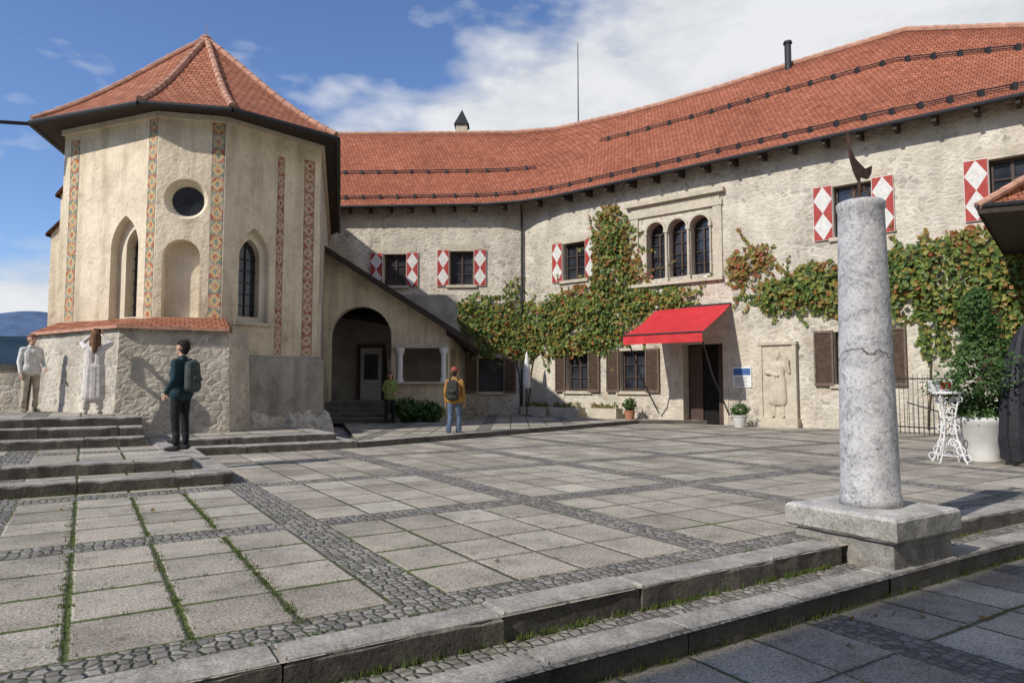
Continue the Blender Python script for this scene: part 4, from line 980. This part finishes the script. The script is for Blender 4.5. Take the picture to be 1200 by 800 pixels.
def arm(el,wr,palm=(0,-1,0.1),fd=None):
    if fd is None: fd=(Vector(wr)-Vector(el))
    return (el,wr,palm,fd)
relax=lambda s:arm((s*.235,.03,1.13),(s*.235,-.05,.88),(-s,0,0),(0,-.12,-1))
g1=ST(1.30,12.2)
figure('man_in_dark_jacket',body(arm((-.235,.03,1.13),(-.20,-.12,.92),(1,0,0),(.1,-.5,-.8)),arm((.235,.03,1.13),(.19,-.13,.93),(-1,0,0),(-.1,-.5,-.8)),bulk=1.04,bag=True,coat=.08),
 pm(top=(.015,.042,.052,1),bot=(.014,.014,.016,1),shoe=(.02,.02,.02,1),hair=(.02,.014,.01,1),bag=(.06,.075,.07,1)),(g1[0]+.03,g1[1],.318),R(-100),1.0)
figure('man_in_mustard_jacket',body(relax(-1),relax(1),legs='walk',bag=True,cap=True,coat=.05),
 pm(top=(.34,.18,.045,1),bot=(.09,.125,.19,1),shoe=(.10,.07,.05,1),hair=(.05,.03,.02,1),bag=(.035,.035,.03,1),cap=(.28,.07,.05,1)),(-1.52,18.1,.0),R(170),1.04)
figure('woman_in_green_jacket',body(arm((-.24,.04,1.14),(-.15,-.16,1.05),(1,0,0)),arm((.24,.04,1.14),(.15,-.16,1.05),(-1,0,0)),fem=True,hair='long',coat=.1),
 pm(top=(.20,.24,.07,1),bot=(.015,.015,.018,1),shoe=(.03,.03,.03,1),hair=(.06,.035,.02,1)),(-4.0,22.45,.14),R(20),.95)
figure('man_in_white_shirt',body(relax(-1),arm((.24,.0,1.14),(.20,-.2,1.0),(-1,0,0)),coat=.06,legs='stand'),
 pm(top=(.66,.65,.62,1),bot=(.45,.39,.30,1),shoe=(.2,.17,.13,1),hair=(.14,.08,.05,1)),(-10.95,15.55,.762),R(60),1.0)
figure('woman_in_white',body(arm((-.27,-.20,1.50),(-.10,-.27,1.68),(1,0,0),(.1,-.1,1)),arm((.27,-.20,1.50),(.10,-.27,1.68),(-1,0,0),(-.1,-.1,1)),fem=True,hair='long',coat=.62,bulk=1.0,phone=True),
 pm(top=(.64,.59,.55,1),bot=(.58,.53,.48,1),shoe=(.35,.3,.26,1),hair=(.15,.08,.04,1)),(-8.62,14.1,.762),R(205),.98)
rl=empty('stone_relief'); mb=MB()
lbox(mb,FR,10.1,11.42,0.0,.3,.0,.34,'stonetrim'); lbox(mb,FR,10.15,11.37,.3,2.7,.0,.16,'stonetrim')
for a,b in((10.15,10.27),(11.25,11.37)): lbox(mb,FR,a,b,.302,2.7,.161,.21,'stonetrim')
lbox(mb,FR,10.12,11.40,2.702,2.8,.0,.24,'stonetrim'); mb.build('slab',rl)
q=FR.p(10.76,.31,.17); ang=math.atan2(FR.n.y,FR.n.x)+math.pi/2
sm={k:M['stonetrim'] for k in('skin','eye','lip','top','bot','shoe','hair')}
figure('carved_figure',body(arm((-.28,-.06,1.2),(-.08,-.14,1.15)),arm((.30,-.02,1.2),(.28,-.1,1.45)),coat=.55,bulk=1.15,hair='long'),sm,q,ang,1.24,.014,.6,rl)
# ------------------------------------------------------------------ WORLD / LIGHT / CAMERA
Ld=Vector((-.76,-.65,0)).normalized(); el=R(37)
sd=Vector((Ld.x*math.cos(el),Ld.y*math.cos(el),math.sin(el)))
w=bpy.data.worlds.new('World'); scene.world=w; w.use_nodes=True; nt=w.node_tree
bg=nt.nodes['Background']; sky=nt.nodes.new('ShaderNodeTexSky'); sky.sky_type='NISHITA'; sky.sun_disc=False
sky.sun_elevation=el; sky.sun_rotation=math.atan2(sd.x,sd.y)%(2*math.pi); sky.altitude=600; sky.air_density=1.0; sky.dust_density=.6; sky.ozone_density=1.6
class WN(NB):
    def __init__(s): s.nt=nt
k=WN(); gen=nt.nodes.new('ShaderNodeTexCoord').outputs['Generated']; x,y,z=k.sep(gen)
val=k.math('SUBTRACT',x,k.math('MULTIPLY',z,2.0))
nz=k.noise(k.mapv(gen,(1,1,2.2)),2.6,4,0.6); n2=k.noise(k.mapv(gen,(1,1,2.6),(3,1,2)),9,4,0.6)
nzz=k.math('ADD',nz,k.math('MULTIPLY',k.math('SUBTRACT',n2,.5),.25))
vv=k.math('ADD',val,k.math('MULTIPLY',k.math('SUBTRACT',nzz,.5),1.4)); vv=k.math('ADD',vv,1.35)
mask=k.ramp(vv,[(0.30,0.0),(0.42,.5),(0.58,.97),(1,1)])
cc=k.ramp(k.math('ADD',k.math('MULTIPLY',nz,.6),k.math('MULTIPLY',n2,.5)),[(0.36,(4.6,4.9,5.4,1)),(0.62,(7.2,7.3,7.5,1))])
skyc=k.mix(1.0,sky.outputs[0],(1.0,1.15,1.42,1),'MULTIPLY')
fin=k.mix(mask,skyc,cc); nt.links.new(fin,bg.inputs[0]); bg.inputs[1].default_value=.115
sun=bpy.data.lights.new('sun','SUN'); sun.energy=4.1; sun.angle=R(.5); sun.color=(1,.95,.88)
so=bpy.data.objects.new('sun',sun); scene.collection.objects.link(so); so.rotation_euler=sd.to_track_quat('Z','Y').to_euler(); so.location=(0,0,30)
cam=bpy.data.cameras.new('camera'); cam.lens=24; cam.sensor_width=36; cam.clip_end=60000; cam.clip_start=.05
cobj=bpy.data.objects.new('camera',cam); scene.collection.objects.link(cobj); cobj.location=(0,0,1.35); cobj.rotation_euler=(R(90+3.72),0,0); scene.camera=cobj
scene.view_settings.view_transform='Standard'; scene.view_settings.look='None'; scene.view_settings.exposure=0
